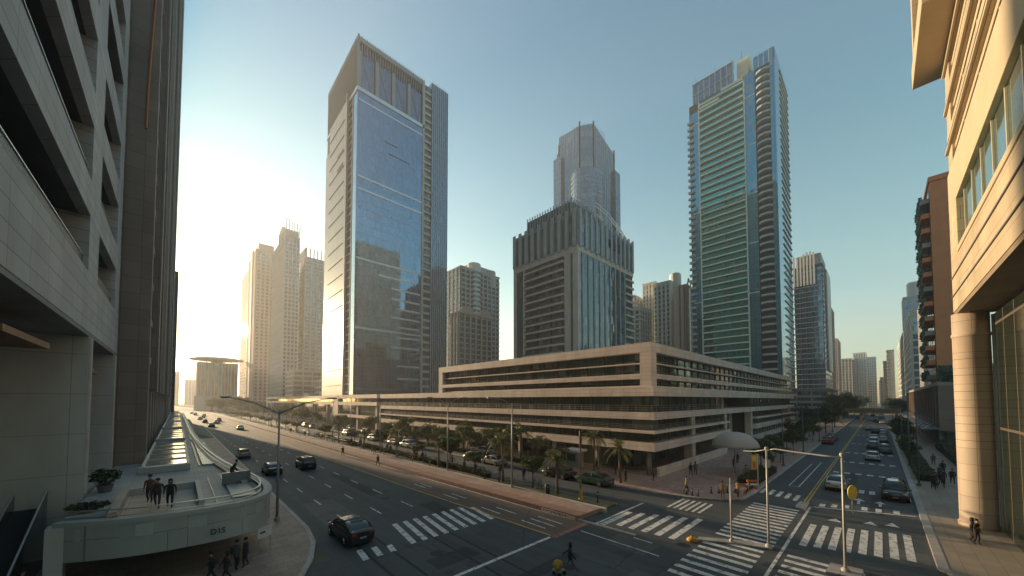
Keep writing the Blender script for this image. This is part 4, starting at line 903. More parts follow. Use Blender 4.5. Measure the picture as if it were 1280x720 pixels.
# lettering on the fascia and a notice
def text(s, size, depth, loc, rot, mat, parent, name):
    cu = bpy.data.curves.new(name, 'FONT'); cu.body = s; cu.size = size; cu.extrude = depth; cu.space_character = 1.2; ob = bpy.data.objects.new(name + '_c', cu); COL.objects.link(ob)
    dg = bpy.context.evaluated_depsgraph_get(); me = bpy.data.meshes.new_from_object(ob.evaluated_get(dg)); bpy.data.objects.remove(ob); me.name = name
    me.materials.clear(); me.materials.append(mat)
    o = bpy.data.objects.new(name, me); COL.objects.link(o); o.parent = parent; o.location = Vector(loc) - wloc(parent); o.rotation_euler = rot; return o
text('DIS', .42, .03, (1.5, 26.2, 2.4), (R(90), 0, R(2)), metal_dk, ter, 'lettering')
nb = thing('notice_board', 'small white tilted notice board with dark print under the terrace corner', 'notice board', (4.35, 27.2, .12))
MB().prism([(3.9, 27.55), (4.75, 28.1), (4.72, 28.15), (3.87, 27.6)], 1.1, 1.75).build('board', plain('white_board', (.6, .6, .58), .6), nb)
MB().prism([(4.05, 27.6), (4.35, 27.8), (4.34, 27.82), (4.04, 27.62)], 1.4, 1.5).build('print', metal_dk, nb) 
for x, y in ((4.0, 27.62), (4.66, 28.06)): MB().tube([(x, y, .12), (x, y, 1.12)], .025, 6).build('leg', metal_lt, nb)
# ramp/escalator under the left building
es = thing('escalator', 'dark escalator rising beside the big grey column at the bottom left', 'escalator', (-6, 28, .12))
m = MB().prism([(-6.6, 27.2), (-5.6, 27.2), (-5.6, 34), (-6.6, 34)], .12, .3, [(-6.6, 27.2, .4), (-5.6, 27.2, .4), (-5.6, 34, 3.7), (-6.6, 34, 3.7)]); m.build('steps', metal_dk, es)
for x in (-6.7, -5.55):
    m = MB(); m.prism([(x, 27), (x + .12, 27), (x + .12, 34.2), (x, 34.2)], .3, 3, [(x, 27, 1.25), (x + .12, 27, 1.25), (x + .12, 34.2, 4.6), (x, 34.2, 4.6)]); m.build('balustrade', plain('dark_glass_panel', (.06, .065, .065), .1, .3), es)
    MB().tube([(x + .06, 26.9, 1.3), (x + .06, 34.3, 4.66)], .05, 6).build('handrail', metal_lt, es)

# ================================================================== PLANTS
lf1 = leaf_mat('leaf_green', (.085, .12, .04)); lf2 = leaf_mat('leaf_olive', (.11, .12, .05)); lfp = leaf_mat('palm_leaf', (.12, .14, .06)); lfd = leaf_mat('dark_leaf', (.05, .07, .035))
bark = rough_mat('bark', (.13, .10, .075), .95, .3, 4, bump=.5); pbark = rough_mat('palm_bark', (.17, .14, .11), .95, .25, 6, bump=.6)
def leafball(m, c, rad, n, r_, sz=.16, flat=.8):
    for _ in range(n):
        d = Vector((r_.gauss(0, 1), r_.gauss(0, 1), r_.gauss(0, flat))).normalized() * rad * (r_.random() ** .4)
        p = Vector(c) + Vector((d.x, d.y, d.z * .8)); a = Vector((r_.uniform(-1, 1), r_.uniform(-1, 1), r_.uniform(-.6, .6))).normalized(); b = a.orthogonal().normalized()
        b = (Matrix.Rotation(r_.random() * 6.28, 3, a) @ b); s_ = sz * r_.uniform(.6, 1.4)
        m.face([p - a * s_, p + b * s_ * .5, p + a * s_, p - b * s_ * .5])
def tree_proto(name, label, cat, h, cr, seed, leaf, nb=9, lpc=170, sz=.17):
    r_ = random.Random(seed); t = thing(name, label, cat)
    m = MB(); top = Vector((r_.uniform(-.2, .2), r_.uniform(-.2, .2), h * .5)); m.tube([(0, 0, 0), (.03, .02, h * .22), tuple(top)], [.13 * h / 6, .1 * h / 6, .07 * h / 6], 8)
    lb = MB(); cw = MB()
    for i in range(nb):
        a = 6.28 * i / nb + r_.uniform(-.3, .3); d = cr * r_.uniform(.35, .85); z = h * r_.uniform(.55, .92)
        e = Vector((math.cos(a) * d, math.sin(a) * d, z)); st = top * r_.uniform(.75, 1)
        lb.tube([st, (st + e) / 2 + Vector((0, 0, .15)), e], [.05 * h / 6, .03 * h / 6, .012 * h / 6], 5)
        leafball(cw, e, cr * r_.uniform(.32, .5), lpc, r_, sz)
    leafball(cw, (0, 0, h * .78), cr * .55, lpc, r_, sz)
    m.build('trunk', bark, t, True); lb.build('limbs', bark, t, True); cw.build('crown', leaf, t)
    return t
def palm_proto(label, h, seed, nf=16, L=1.7):
    r_ = random.Random(seed); t = thing('palm_tree', label, 'palm')
    m = MB(); m.tube([(0, 0, 0), (.02, 0, h * .3), (.05, .03, h * .7), (.04, .05, h)], [.16, .12, .11, .13], 10)
    for k in range(int(h / .22)): m.lathe((.03, .02, k * .22 + .1), [(.135, 0), (.115, .06)], 8)
    m.build('trunk', pbark, t, True)
    cw = MB()
    for i in range(nf):
        a = 6.28 * i / nf + r_.uniform(-.15, .15); el = r_.uniform(-.2, 1.25); p = Vector((.04, .05, h)); l = L * r_.uniform(.8, 1.15); n = 12; d = Vector((math.cos(a) * math.cos(el), math.sin(a) * math.cos(el), math.sin(el)))
        pts = []
        for k in range(n): pts.append(p.copy()); p += d * l / n; d = (d + Vector((0, 0, -.16))).normalized()
        side = Vector((-math.sin(a), math.cos(a), 0))
        for k in range(1, n):
            f = pts[k]; ww = .42 * math.sin(math.pi * min(1, (k + 1) / n * .9 + .08)) * L / 1.7
            dd = (pts[k] - pts[k - 1]).normalized()
            for s_ in (-1, 1):
                for o_ in (0, .5):
                    g0 = f + (pts[k] - pts[k - 1]) * o_; tip = g0 + side * s_ * ww + dd * .22 + Vector((0, 0, -.12 + r_.uniform(-.05, .05)))
                    cw.face([g0 - dd * .035, tip, g0 + dd * .035])
        cw.tube(pts, [.025] * 6 + [.012] * 6, 4)
    cw.build('crown', lfp, t)
    return t
def bush_proto(name, label, cat, rx, ry, h, seed, leaf, n=500, sz=.1):
    r_ = random.Random(seed); t = thing(name, label, cat); cw = MB()
    for i in range(8): leafball(cw, (r_.uniform(-rx, rx) * .6, r_.uniform(-ry, ry) * .6, h * r_.uniform(.35, .65)), min(rx, ry, h) * .55, n // 8, r_, sz)
    cw.build('foliage', leaf, t); m = MB()
    for i in range(4): m.tube([(0, 0, 0), (r_.uniform(-.3, .3) * rx, r_.uniform(-.3, .3) * ry, h * .5)], .02, 5)
    m.build('stem', bark, t); return t
ORD = ['nearest', 'second', 'third', 'fourth', 'fifth', 'sixth', 'seventh', 'eighth', 'ninth', 'tenth', 'eleventh', 'twelfth', 'thirteenth', 'fourteenth', 'fifteenth', 'sixteenth', 'seventeenth', 'eighteenth', 'nineteenth', 'twentieth']
def ordn(i): return ORD[i] if i < 20 else '%d%s' % (i + 1, {1: 'st', 2: 'nd', 3: 'rd'}.get((i + 1) % 10, 'th'))
palmA = palm_proto('x', 3.0, 3); palmB = palm_proto('x', 3.9, 5, 18, 2.0)
trA = tree_proto('street_tree', 'x', 'tree', 5.2, 2.2, 11, lf2, 9, 190, .15); trB = tree_proto('street_tree', 'x', 'tree', 6.5, 2.7, 12, lf1, 11, 200, .18); trC = tree_proto('street_tree', 'x', 'tree', 7.5, 3.2, 13, lfd, 13, 200, .2)
def place(proto, x, y, z, label, group, s_=1):
    return copy_tree(proto, None, label, (x, y, z), rnd.uniform(0, 6.28), s_, group)
G1 = 'palms along the planted median'; G2 = 'palms in front of the podium'; G3 = 'small trees between podium and parked cars'
for i, y in enumerate((23.4, 31.5, 45, 58, 72, 86)): place(palmA if i % 2 == 0 else palmB, 28.8 + sh(y), y, .2, f'{ordn(i)} palm from the crossing on the planted median', G1, 1.15 if i == 0 else rnd.uniform(1.0, 1.25))
for i, (x, y) in enumerate(((38.5, 21.6), (40.6, 26.6), (39.0, 35.5), (41.2, 41), (39.6, 48), (41.2, 57), (39.6, 68), (40.5, 80))): place(palmB if i % 2 else palmA, x, y, .12, f'{ordn(i)} palm from the podium corner, by its ground floor', G2, rnd.uniform(1.15, 1.4))
for i, (x, y) in enumerate(((42.2, 38), (38.6, 41), (42.4, 49), (38.7, 52.5), (42.6, 61), (38.2, 60), (42.2, 72), (38.0, 76), (42.0, 88), (37.6, 96), (41.6, 104), (37.2, 116), (41, 124))):
    place((trA, trB)[i % 2], x, y, .12, f'{ordn(i)} leafy tree along the podium shopfronts counted from the crossing', G3, rnd.uniform(.7, .95))
for i in range(16):
    y = 96 + i * 13; place((trA, palmB, trA)[i % 3], 28.8 + sh(y), y, .2, f'{ordn(i)} small plant tree of the far part of the planted median', 'far median trees', rnd.uniform(.65, .85))
for i in range(14):
    y = 140 + i * 15; place((trB, trC)[i % 2], 39.5 + sh(y) + rnd.uniform(-1, 1), y, .12, f'{ordn(i)} tree before the raised podium wing going away', 'trees before the podium wing', rnd.uniform(.8, 1.1))
for i, (x, y) in enumerate(((29.0, 27.0), (28.9, 37.5), (28.7, 43.0), (28.7, 52.5), (28.6, 66), (28.4, 80))): place((trB, trA)[i % 2], x, y, .2, f'{ordn(i)} slim leafy tree from the crossing on the planted median', 'leafy trees on the planted median', rnd.uniform(.55, .75))
for i, (x, y) in enumerate(((38.3, 31.2), (38.5, 44.5), (38.4, 49.8), (38.2, 66.0), (38.2, 71.5), (38.0, 85))): place((trA, trB)[i % 2], x, y, .12, f'{ordn(i)} leafy tree from the kiosk at the edge of the parking lane', 'leafy trees at the parking lane', rnd.uniform(.6, .85))
# plaza and side street trees
G4 = 'dark trees along the left side of the street'
for i, (x, y, s_) in enumerate(((58, 10.9, .5), (63.5, 12.5, .55), (69, 11, .55), (75, 12.6, .6), (81, 11, .62), (88, 13, .66), (95, 11.2, .7), (103, 13.4, .75), (112, 11.4, .8), (121, 13, .85), (130, 13, 1.1), (142, 11.4, 1.1), (156, 12.6, 1.1), (172, 11.4, 1.1), (190, 12.6, 1.1))):
    place((trB, trC, trA)[i % 3], x, y, .12, f'{ordn(i)} dark tree along the left side of the street from the plaza', G4, s_)
for i in range(22): 
    x = 230 + i * 17; place((trC, trB)[i % 2], x, 13.5 + rnd.uniform(-2.5, 3), 0, f'{ordn(i)} tree beyond the footbridge on the left of the street', 'trees beyond the footbridge, left side', rnd.uniform(1.2, 1.9))
for i in range(20):
    x = 235 + i * 18; place((trC, trB)[i % 2], x, -6.5 - rnd.uniform(0, 3), 0, f'{ordn(i)} tree beyond the mall on the right of the street', 'trees beyond the mall, right side', rnd.uniform(1.1, 1.7))
for i, (x, y, s_) in enumerate(((88, -3.4, .42), (98, -3.2, .5), (110, -3.3, .65), (124, -3.3, .7), (140, -3.3, .7))):
    place((trC, trB)[i % 2], x, y, .12, f'{ordn(i)} low dark tree on the right kerb of the street', 'low trees on the right kerb', s_)
# hazy trees at the end of the avenue
for i in range(24):
    a = rnd.uniform(0, 1); x = 16 + a * 70; y = 330 + rnd.uniform(0, 90) ;
    place((trB, trC)[i % 2], max(x, 22), y, 0, f'{ordn(i)} hazy tree around the far end of the avenue', 'hazy trees at the avenue end', rnd.uniform(1.1, 1.8))
for p_ in (palmA, palmB, trA, trB, trC):
    for c in KIDS(p_): bpy.data.objects.remove(c)
    bpy.data.objects.remove(p_)
def hedge(name, label, x0, x1, y0, y1, z, h, leaf, n, sz=.12, seed=1):
    r_ = random.Random(seed); t = thing(name, label, 'hedge', ((x0 + x1) / 2, (y0 + y1) / 2, z)); m = MB()
    for _ in range(n):
        p = Vector((r_.uniform(x0, x1), r_.uniform(y0, y1), z + h * r_.random() ** .5 * (1 + .12 * math.sin(r_.uniform(0, 6))))); a = Vector((r_.uniform(-1, 1), r_.uniform(-1, 1), r_.uniform(-.7, .7))).normalized(); b = a.orthogonal().normalized(); s_ = sz * r_.uniform(.6, 1.4)
        m.face([p - a * s_, p + b * s_ * .6, p + a * s_, p - b * s_ * .6])
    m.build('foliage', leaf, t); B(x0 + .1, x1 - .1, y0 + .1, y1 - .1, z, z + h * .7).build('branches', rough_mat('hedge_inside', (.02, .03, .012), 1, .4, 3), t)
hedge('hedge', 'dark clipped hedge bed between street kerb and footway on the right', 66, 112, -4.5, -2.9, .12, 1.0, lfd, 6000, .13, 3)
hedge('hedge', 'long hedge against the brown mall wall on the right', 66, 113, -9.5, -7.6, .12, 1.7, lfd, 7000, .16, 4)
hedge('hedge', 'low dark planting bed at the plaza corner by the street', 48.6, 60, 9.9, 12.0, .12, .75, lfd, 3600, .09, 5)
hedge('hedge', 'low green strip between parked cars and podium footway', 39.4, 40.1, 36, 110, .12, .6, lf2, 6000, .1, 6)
hedge('hedge', 'green strip along the planted median beside the side road', 29.2 - .9, 29.8 - .9, 34, 110, .2, .75, lf2, 8000, .12, 8)
pl = thing('planter', 'dark leafy shrubs in a grey planter on the left of the terrace', 'planter', (-3.2, 29.5, 3.6))
B(-4.0, -2.6, 28.7, 29.9, 3.605, 4.05).build('box', gs, pl)
m = MB(); r_ = random.Random(5)
for i in range(14): 
    a = 6.28 * i / 14; m2 = Vector((-3.3, 29.3, 4.0))
    for k in range(5): c = m2 + Vector((math.cos(a) * .16 * k, math.sin(a) * .12 * k, .14 * k - .012 * k * k)); leafball(m, c, .16, 22, r_, .09)
m.build('foliage', lfd, pl)
pl = thing('planter', 'bushy dark plant in a pot beside the second grey column', 'planter', (-3.4, 38.8, 3.6))
MB().lathe((-3.5, 37.4, 3.6), [(.3, 0), (.42, .5)], 16).build('pot', darkconc, pl); m = MB(); leafball(m, (-3.5, 37.4, 4.7), .75, 500, r_, .12); m.build('foliage', lfd, pl)

# ================================================================== LAMPS AND POLES
polem = plain('pole_grey', (.33, .34, .33), .5, .4); polecream = plain('pole_cream', (.50, .49, .44), .5, .2)
lampglass = plain('lamp_lens', (.6, .6, .55), .3)
def lamp(label, x, y, z, h, arms, group, mat=polem, r0=.11, name='street_lamp'):
    t = thing(name, label, 'street lamp', (x, y, z), group)
    MB().lathe((x, y, z), [(.2, 0), (.2, .25), (.14, .3)], 12).build('base', mat, t)
    MB().tube([(x, y, z + .25), (x, y, z + h * .5), (x, y, z + h)], [r0, r0 * .8, r0 * .55], 12).build('pole', mat, t, True)
    for (dx, dy, dz) in arms:
        L_ = math.hypot(dx, dy); MB().tube([(x, y, z + h - .25), (x + dx * .5, y + dy * .5, z + h + dz * .6), (x + dx, y + dy, z + h + dz)], [.05, .04, .035], 8).build('arm', mat, t, True)
        hx, hy = dx / L_, dy / L_; e = Vector((x + dx, y + dy, z + h + dz)); hd = MB(); n_ = Vector((-hy, hx, 0)) * .13; d_ = Vector((hx, hy, .08)) * .75
        hd.prism([tuple((e - n_).xy), tuple((e + n_).xy), tuple((e + n_ * .6 + d_).xy), tuple((e - n_ * .6 + d_).xy)], e.z - .04, e.z + .08); h_ = hd.build('lamp_head', mat, t)
        ld = MB(); e2 = e + d_ * .25; ld.prism([tuple((e2 - n_ * .7).xy), tuple((e2 + n_ * .7).xy), tuple((e2 + n_ * .5 + d_ * .6).xy), tuple((e2 - n_ * .5 + d_ * .6).xy)], e.z - .06, e.z - .042); ld.build('lens', lampglass, h_)
    return t
lamp('tall twin arm lamp on the kerb by the rounded terrace corner', 6.15, 34.4, .12, 9.0, ((2.9, -2.7, 1.0), (-3.0, 2.9, 1.1)), None)
GL = 'street lamps along the raised walk'
for i, (x, y, tw) in enumerate(((27.1, 28.4, 0), (27.0, 41.1, 1), (26.9, 63, 0), (26.3, 88, 1), (26.0, 120, 0), (25.2, 155, 1), (24.4, 200, 0))):
    lamp(f'{ordn(i)} lamp from the crossing along the raised pink walk', x, y, .34, 9.3, ((-2.0, .8, .6),) if not tw else ((-2.0, .8, .7), (1.9, -.6, .7)), GL)
for i, (x, y) in enumerate(((62, -2.9), (80, -2.9), (104, -2.9), (135, -2.9), (175, -2.9))): lamp(f'{ordn(i)} dark lamp post on the right kerb of the street', x, y, .12, 8.5, ((0.2, 1.8, .5),), 'lamps on the right kerb', plain('lamp_dark', (.12, .13, .13), .5, .3), .09)
for i, (x, y) in enumerate(((66, 10.2), (86, 10.2), (112, 10.2), (146, 10.2), (190, 10.2))): lamp(f'{ordn(i)} dark lamp post on the left kerb of the street', x, y, .12, 8.5, ((0.2, -1.8, .5),), 'lamps on the left kerb', plain('lamp_dark', (.12, .13, .13), .5, .3), .09)
for i, (x, y) in enumerate(((36.9, 110), (36.5, 150), (36, 200), (35.5, 250))): lamp(f'{ordn(i)} lamp post by the podium wing', x + 1, y, .12, 10.5, ((-1.8, 0, .5),), 'lamps by the podium wing')
# signal pole with dark top and yellow base
sp_ = thing('signal_pole', 'brown pole with dark red top and yellow foot at the median end', 'traffic light', (29.2, 20.7, .2))
MB().tube([(29.2, 20.7, .2), (29.2, 20.7, 5.4)], [.1, .08], 10).build('pole', plain('pole_brown', (.22, .17, .12), .6), sp_); MB().tube([(29.2, 20.7, 5.4), (29.2, 20.7, 6.9)], .13, 8).build('signal_head', plain('dark_red_housing', (.10, .035, .03), .6), sp_)
MB().lathe((29.2, 20.7, .2), [(.28, 0), (.2, .25), (.14, .9), (.12, 1.0)], 12).build('foot', plain('yellow_paint', (.6, .38, .06), .6), sp_)
# three pale poles at the refuge islands; two carry a long cross arm
t = thing('pole', 'slim pale pole on the refuge island, left of the long arm gantry', 'pole', (28.3, 7.4, .1)); MB().tube([(28.3, 7.4, .1), (28.3, 7.4, 4.5)], [.055, .04], 10).build('shaft', polecream, t, True); MB().lathe((28.3, 7.4, .1), [(.14, 0), (.12, .15), (.08, .2)], 12).build('base', polecream, t)
t = thing('gantry', 'cream gantry of two posts joined by a long bowed arm above the crossing', 'gantry', (28.7, 3.5, .1))
for x, y, h in ((29.1, 5.4, 6.65), (28.2, 1.6, 6.75)):
    MB().tube([(x, y, .1), (x, y, h * .5), (x, y, h)], [.08, .065, .055], 12).build('post', polecream, t, True); MB().lathe((x, y, .1), [(.2, 0), (.2, .12), (.13, .2)], 12).build('base', polecream, t); MB().lathe((x, y, h), [(.11, 0), (.11, .12), (.05, .16)], 12).build('cap', polecream, t)
MB().tube([(29.1, 5.4, 6.6), (29.0, 4.9, 6.72), (28.8, 3.9, 6.66), (28.4, 2.4, 6.62), (28.2, 1.6, 6.62)], [.04, .045, .05, .05, .055], 10).build('arm', polecream, t, True)
MB().tube([(29.1, 5.4, 6.62), (30.2, 6.3, 6.3), (31.5, 7.3, 6.1)], [.04, .03, .02], 8).build('arm', polecream, t, True)
ws = thing('warning_sign', 'yellow rounded sign on a short post beside the right gantry post', 'sign', (42.6, 2, 0))
MB().tube([(42.55, 1.85, 0), (42.55, 1.85, 1.5)], .04, 8).build('post', polecream, ws)
m = MB(); n = 24; cx_ = Vector((42.49, 1.8, 2.0)); rt = Vector((.72, -.69, 0)); pts = [cx_ + rt * .42 * math.cos(6.283 * k / n) + Vector((0, 0, .62 * math.sin(6.283 * k / n))) for k in range(n)]; th = Vector((.04, .04, 0))
m.v += [tuple(p) for p in pts] + [tuple(p + th) for p in pts]; m.f.append(tuple(range(n))); m.f.append(tuple(reversed(range(n, 2 * n)))); m.m += [0, 0]
for k in range(n): j = (k + 1) % n; m.f.append((k, n + k, n + j, j)); m.m.append(0)
m.build('board', plain('sign_yellow', (.80, .66, .10), .5), ws)
bn = thing('banner_stand', 'yellow and red banner on a white post at the plaza corner', 'sign', (47, 8.6, .12))
MB().tube([(47.9, 9.75, .12), (47.9, 9.75, 3.85)], .05, 8).build('post', whitem, bn); 
m = MB(); a = Vector((47.86, 9.8, 0)); rt = Vector((-.72, .69, 0)); 
def board(a, w0, w1, z0, z1, mat, nm, th_=.03, off=0):
    f_ = Vector((-.69, -.72, 0)); p0 = a + rt * w0 + f_ * off; p1 = a + rt * w1 + f_ * off; p2 = p1 + f_ * th_; p3 = p0 + f_ * th_
    MB().prism([tuple(p0.xy), tuple(p1.xy), tuple(p2.xy), tuple(p3.xy)], z0, z1).build(nm, mat, bn)
board(a, .02, .66, 2.1, 3.8, plain('banner_orange', (.62, .36, .10), .6), 'banner'); board(a, .1, .58, 3.1, 3.6, plain('banner_yellow', (.75, .58, .08), .6), 'banner_print', .01, .04); board(a, .2, .48, 2.3, 2.9, plain('banner_red', (.5, .14, .08), .6), 'banner_print', .01, .04)
sb = thing('sign_box', 'small white road sign on a grey post at the slip lane kerb', 'sign', (53.4, 10, .12)); MB().tube([(53.4, 9.9, .12), (53.4, 9.9, 2.6)], .04, 8).build('post', polem, sb); B(53.35, 53.4, 9.55, 10.25, 1.6, 2.6).build('panel', whitem, sb)
# dome canopy on the plaza
dm = thing('dome_canopy', 'large pale grey domed parasol standing on the dark plaza', 'parasol', (54.5, 13.6, .12))
MB().tube([(54.5, 13.6, .12), (54.5, 13.6, 5.6)], .09, 10).build('pole', metal_lt, dm)
m = MB(); prof = [(2.85 * math.sin(R(a)) , 2.0 * math.cos(R(a))) for a in range(88, -1, -8)]; n = 24; b0 = 0
for r__, z in prof:
    for k in range(n): t_ = 6.2832 * k / n; sc = 1 - .035 * (1 - math.cos(t_ * 8)) * (1 if z < 1.5 else 0); m.v.append((54.5 + r__ * sc * math.cos(t_), 13.6 + r__ * sc * math.sin(t_), 3.7 + z))
for i in range(len(prof) - 1):
    for k in range(n): j = (k + 1) % n; m.f.append((i * n + k, i * n + j, (i + 1) * n + j, (i + 1) * n + k)); m.m.append(0)
o = m.build('fabric', rough_mat('grey_fabric', (.42, .42, .42), .8, .06), dm, True); md = o.modifiers.new('s', 'SOLIDIFY'); md.thickness = .03
for k in range(8): a = 6.283 * k / 8; MB().tube([(54.5 + 2.7 * math.cos(a), 13.6 + 2.7 * math.sin(a), 3.76), (54.5, 13.6, 5.2)], .025, 5).build('rib', metal_lt, dm)
# barriers, bins, bollards
bar = plain('orange_plastic', (.55, .16, .07), .5)
for i, (x, y) in enumerate(((43.2, 10.3), (46.2, 9.95))):
    t = thing('barrier', ('left', 'right')[i] + ' orange and white barrier at the plaza kerb', 'barrier', (x, y, .12), 'plaza kerb barriers', R(-40)); 
    for s_ in (-.45, .45): MB().box(s_ - .05, s_ + .05, -.25, .25, 0, .08).box(s_ - .03, s_ + .03, -.03, .03, .08, 1.1).build('leg', bar, t, local=True)
    for z in (.45, .85): B(-.6, .6, -.035, .035, z, z + .2).build('rail', whitem if z < .6 else bar, t, local=True)
t = thing('litter_bin', 'black bin standing beside the nearest median palm', 'bin', (28.2, 24.2, .2)); MB().lathe((28.2, 24.2, .2), [(.24, 0), (.26, .85), (.28, .88), (.2, 1.0), (.05, 1.03)], 16).build('body', metal_dk, t); MB().lathe((28.2, 24.2, .95), [(.265, 0), (.265, .05)], 16).build('band', metal_lt, t)
GB = 'black bollards along the median edge'
def bollard(x, y, z, lab, grp, h=.8, mat=metal_dk):
    t = thing('bollard', lab, 'bollard', (x, y, z), grp); MB().lathe((x, y, z), [(.16, 0), (.16, .06), (.075, .1), (.07, h - .15), (.1, h - .13), (.1, h - .05), (.03, h)], 12).build('post', mat, t); MB().lathe((x, y, z + h * .72), [(.082, 0), (.082, .07)], 12).build('reflective_band', whitem, t)
bollard(29.4, 18.9, .2, 'black bollard near the end of the median, nearest the crossing', GB, 1.05); bollard(28.0, 31.6, .2, 'first dark bollard beyond the nearest walk lamp', GB, 1.1); bollard(27.9, 34.2, .2, 'second dark bollard beyond the nearest walk lamp', GB, 1.1)
for i in range(26):
    y = 46 + i * 5; bollard(27.9 + sh(y), y, .2, f'{ordn(i)} small post in the long row edging the far raised walk', 'small posts along the far walk', 1.0, plain('post_brown', (.16, .12, .09), .7))
for i in range(12): bollard(38.9 + (.0 if i < 3 else i * .75), 14.2 - i * .55 if i < 7 else 10.1, .12, f'{ordn(i)} low bollard round the plaza corner kerb', 'plaza corner bollards', .7)
t = thing('rubble_bag', 'small orange bag lying at the refuge island edge', 'bag', (26.6, 9.4, .02)); m = MB(); r_ = random.Random(3); m.lathe((26.6, 9.4, .0), [(.3, .01), (.38, .1), (.3, .22), (.12, .3)], 10); m.v = [(x + r_.uniform(-.05, .05), y + r_.uniform(-.05, .05), z) for x, y, z in m.v]; m.build('sack', plain('orange_sack', (.6, .32, .06), .7), t, True); MB().tube([(26.6, 9.4, .28), (26.65, 9.45, .4)], [.05, .09], 8).build('knot', plain('orange_sack', (.6, .32, .06), .7), t)
kiosk = thing('kiosk', 'small white roofed kiosk between the palms and the podium', 'kiosk', (42.6, 31.5, .12)); B(42, 43.6, 30.4, 32.4, .12, 2.4).build('body', rough_mat('kiosk_wall', (.3, .3, .28), .6), kiosk); B(41.6, 44, 30, 32.8, 2.41, 2.75).build('roof', whitem, kiosk); B(41.96, 41.999, 30.7, 32.1, 1.1, 2.1).build('hatch', gl_dark, kiosk)
# railings along the far kerb of the avenue
fr = thing('guard_rail', 'low dark railing along the kerb between raised walk and side road', 'railing', (29.9, 60, .2))
m = MB()
for z in (.5, .9): m.tube([(29.85 + sh(y), y, .2 + z) for y in range(36, 300, 12)], .025, 5)
m.build('rail', metal_dk, fr)
for i in range(66): y = 36 + i * 4; MB().tube([(29.85 + sh(y), y, .2), (29.85 + sh(y), y, 1.12)], .03, 5).build('post', metal_dk, fr)

# ================================================================== CARS
tyre = plain('tyre_rubber', (.02, .02, .02), .8); rimm = plain('alloy_rim', (.35, .35, .36), .3, .8); cglass = plain('car_glass', (.03, .04, .045), .04, .2, .5)
headl = plain('headlight_glass', (.65, .65, .65), .1, .3); taill = plain('tail_light_red', (.28, .02, .02), .2); plate = plain('number_plate', (.25, .30, .42), .5); blackp = plain('black_trim', (.02, .02, .022), .5); gray = plain('underbody', (.03, .03, .03), .8)
def paint(n, c): return plain('car_paint_' + n, c, .28, .25, .9)
PAINT = {'black': paint('black', (.015, .016, .018)), 'white': paint('white', (.62, .62, .60)), 'silver': paint('silver', (.32, .33, .34)), 'grey': paint('grey', (.10, .105, .11)), 'teal': paint('teal', (.04, .16, .14)), 'red': paint('red', (.30, .025, .03)), 'beige': paint('beige', (.36, .30, .22)), 'navy': paint('navy', (.02, .035, .08)), 'green': paint('green', (.03, .09, .05))}
def loft(m, secs):
    n = len(secs[0]); b = len(m.v)
    for s_ in secs: m.v += s_
    for i in range(len(secs) - 1):
        for k in range(n): j = (k + 1) % n; m.f.append((b + i * n + k, b + i * n + j, b + (i + 1) * n + j, b + (i + 1) * n + k)); m.m.append(0)
    m.f.append(tuple(b + k for k in reversed(range(n)))); m.m.append(0); e = b + (len(secs) - 1) * n; m.f.append(tuple(e + k for k in range(n))); m.m.append(0)
SH = {  # x stations: body (x, zbot, half width, shoulder z, top z) ; cabin (x base front, x roof front, x roof rear, x base rear, roof z)
 'sedan': dict(L=4.7, body=[(-2.35, .38, .72, .62, .80), (-2.28, .26, .84, .72, .98), (-1.9, .2, .90, .80, 1.04), (-1.0, .18, .92, .82, .98), (.2, .18, .92, .80, .95), (1.0, .18, .92, .78, .94), (1.7, .2, .90, .72, .84), (2.15, .24, .84, .64, .74), (2.34, .34, .70, .54, .62)], cab=(1.25, .45, -.85, -1.75, 1.45), hub=(1.42, -1.38), r=.33),
 'suv': dict(L=4.65, body=[(-2.32, .45, .76, .78, 1.0), (-2.24, .3, .88, .9, 1.14), (-1.9, .25, .94, .95, 1.16), (-1.0, .24, .95, .96, 1.12), (.2, .24, .95, .94, 1.10), (1.0, .24, .95, .92, 1.08), (1.7, .25, .93, .86, 1.02), (2.15, .3, .88, .78, .92), (2.32, .4, .76, .66, .76)], cab=(1.2, .45, -1.45, -2.05, 1.72), hub=(1.4, -1.38), r=.37),
 'hatch': dict(L=4.0, body=[(-2.0, .4, .72, .70, .92), (-1.93, .28, .83, .82, 1.02), (-1.6, .2, .87, .85, 1.02), (-.9, .18, .88, .84, .98), (.1, .18, .88, .82, .97), (.8, .18, .88, .80, .96), (1.4, .2, .86, .74, .88), (1.8, .24, .80, .66, .78), (1.98, .34, .68, .56, .64)], cab=(1.05, .35, -1.2, -1.75, 1.50), hub=(1.22, -1.2), r=.31),
 'fastback': dict(L=4.6, body=[(-2.3, .4, .72, .66, .88), (-2.22, .28, .84, .80, 1.04), (-1.9, .2, .90, .86, 1.07), (-1.0, .18, .92, .84, 1.0), (.2, .18, .92, .82, .96), (1.0, .18, .92, .79, .94), (1.7, .2, .90, .72, .84), (2.1, .24, .84, .64, .74), (2.3, .34, .70, .54, .62)], cab=(1.3, .35, -.75, -2.12, 1.47), hub=(1.4, -1.38), r=.34)}
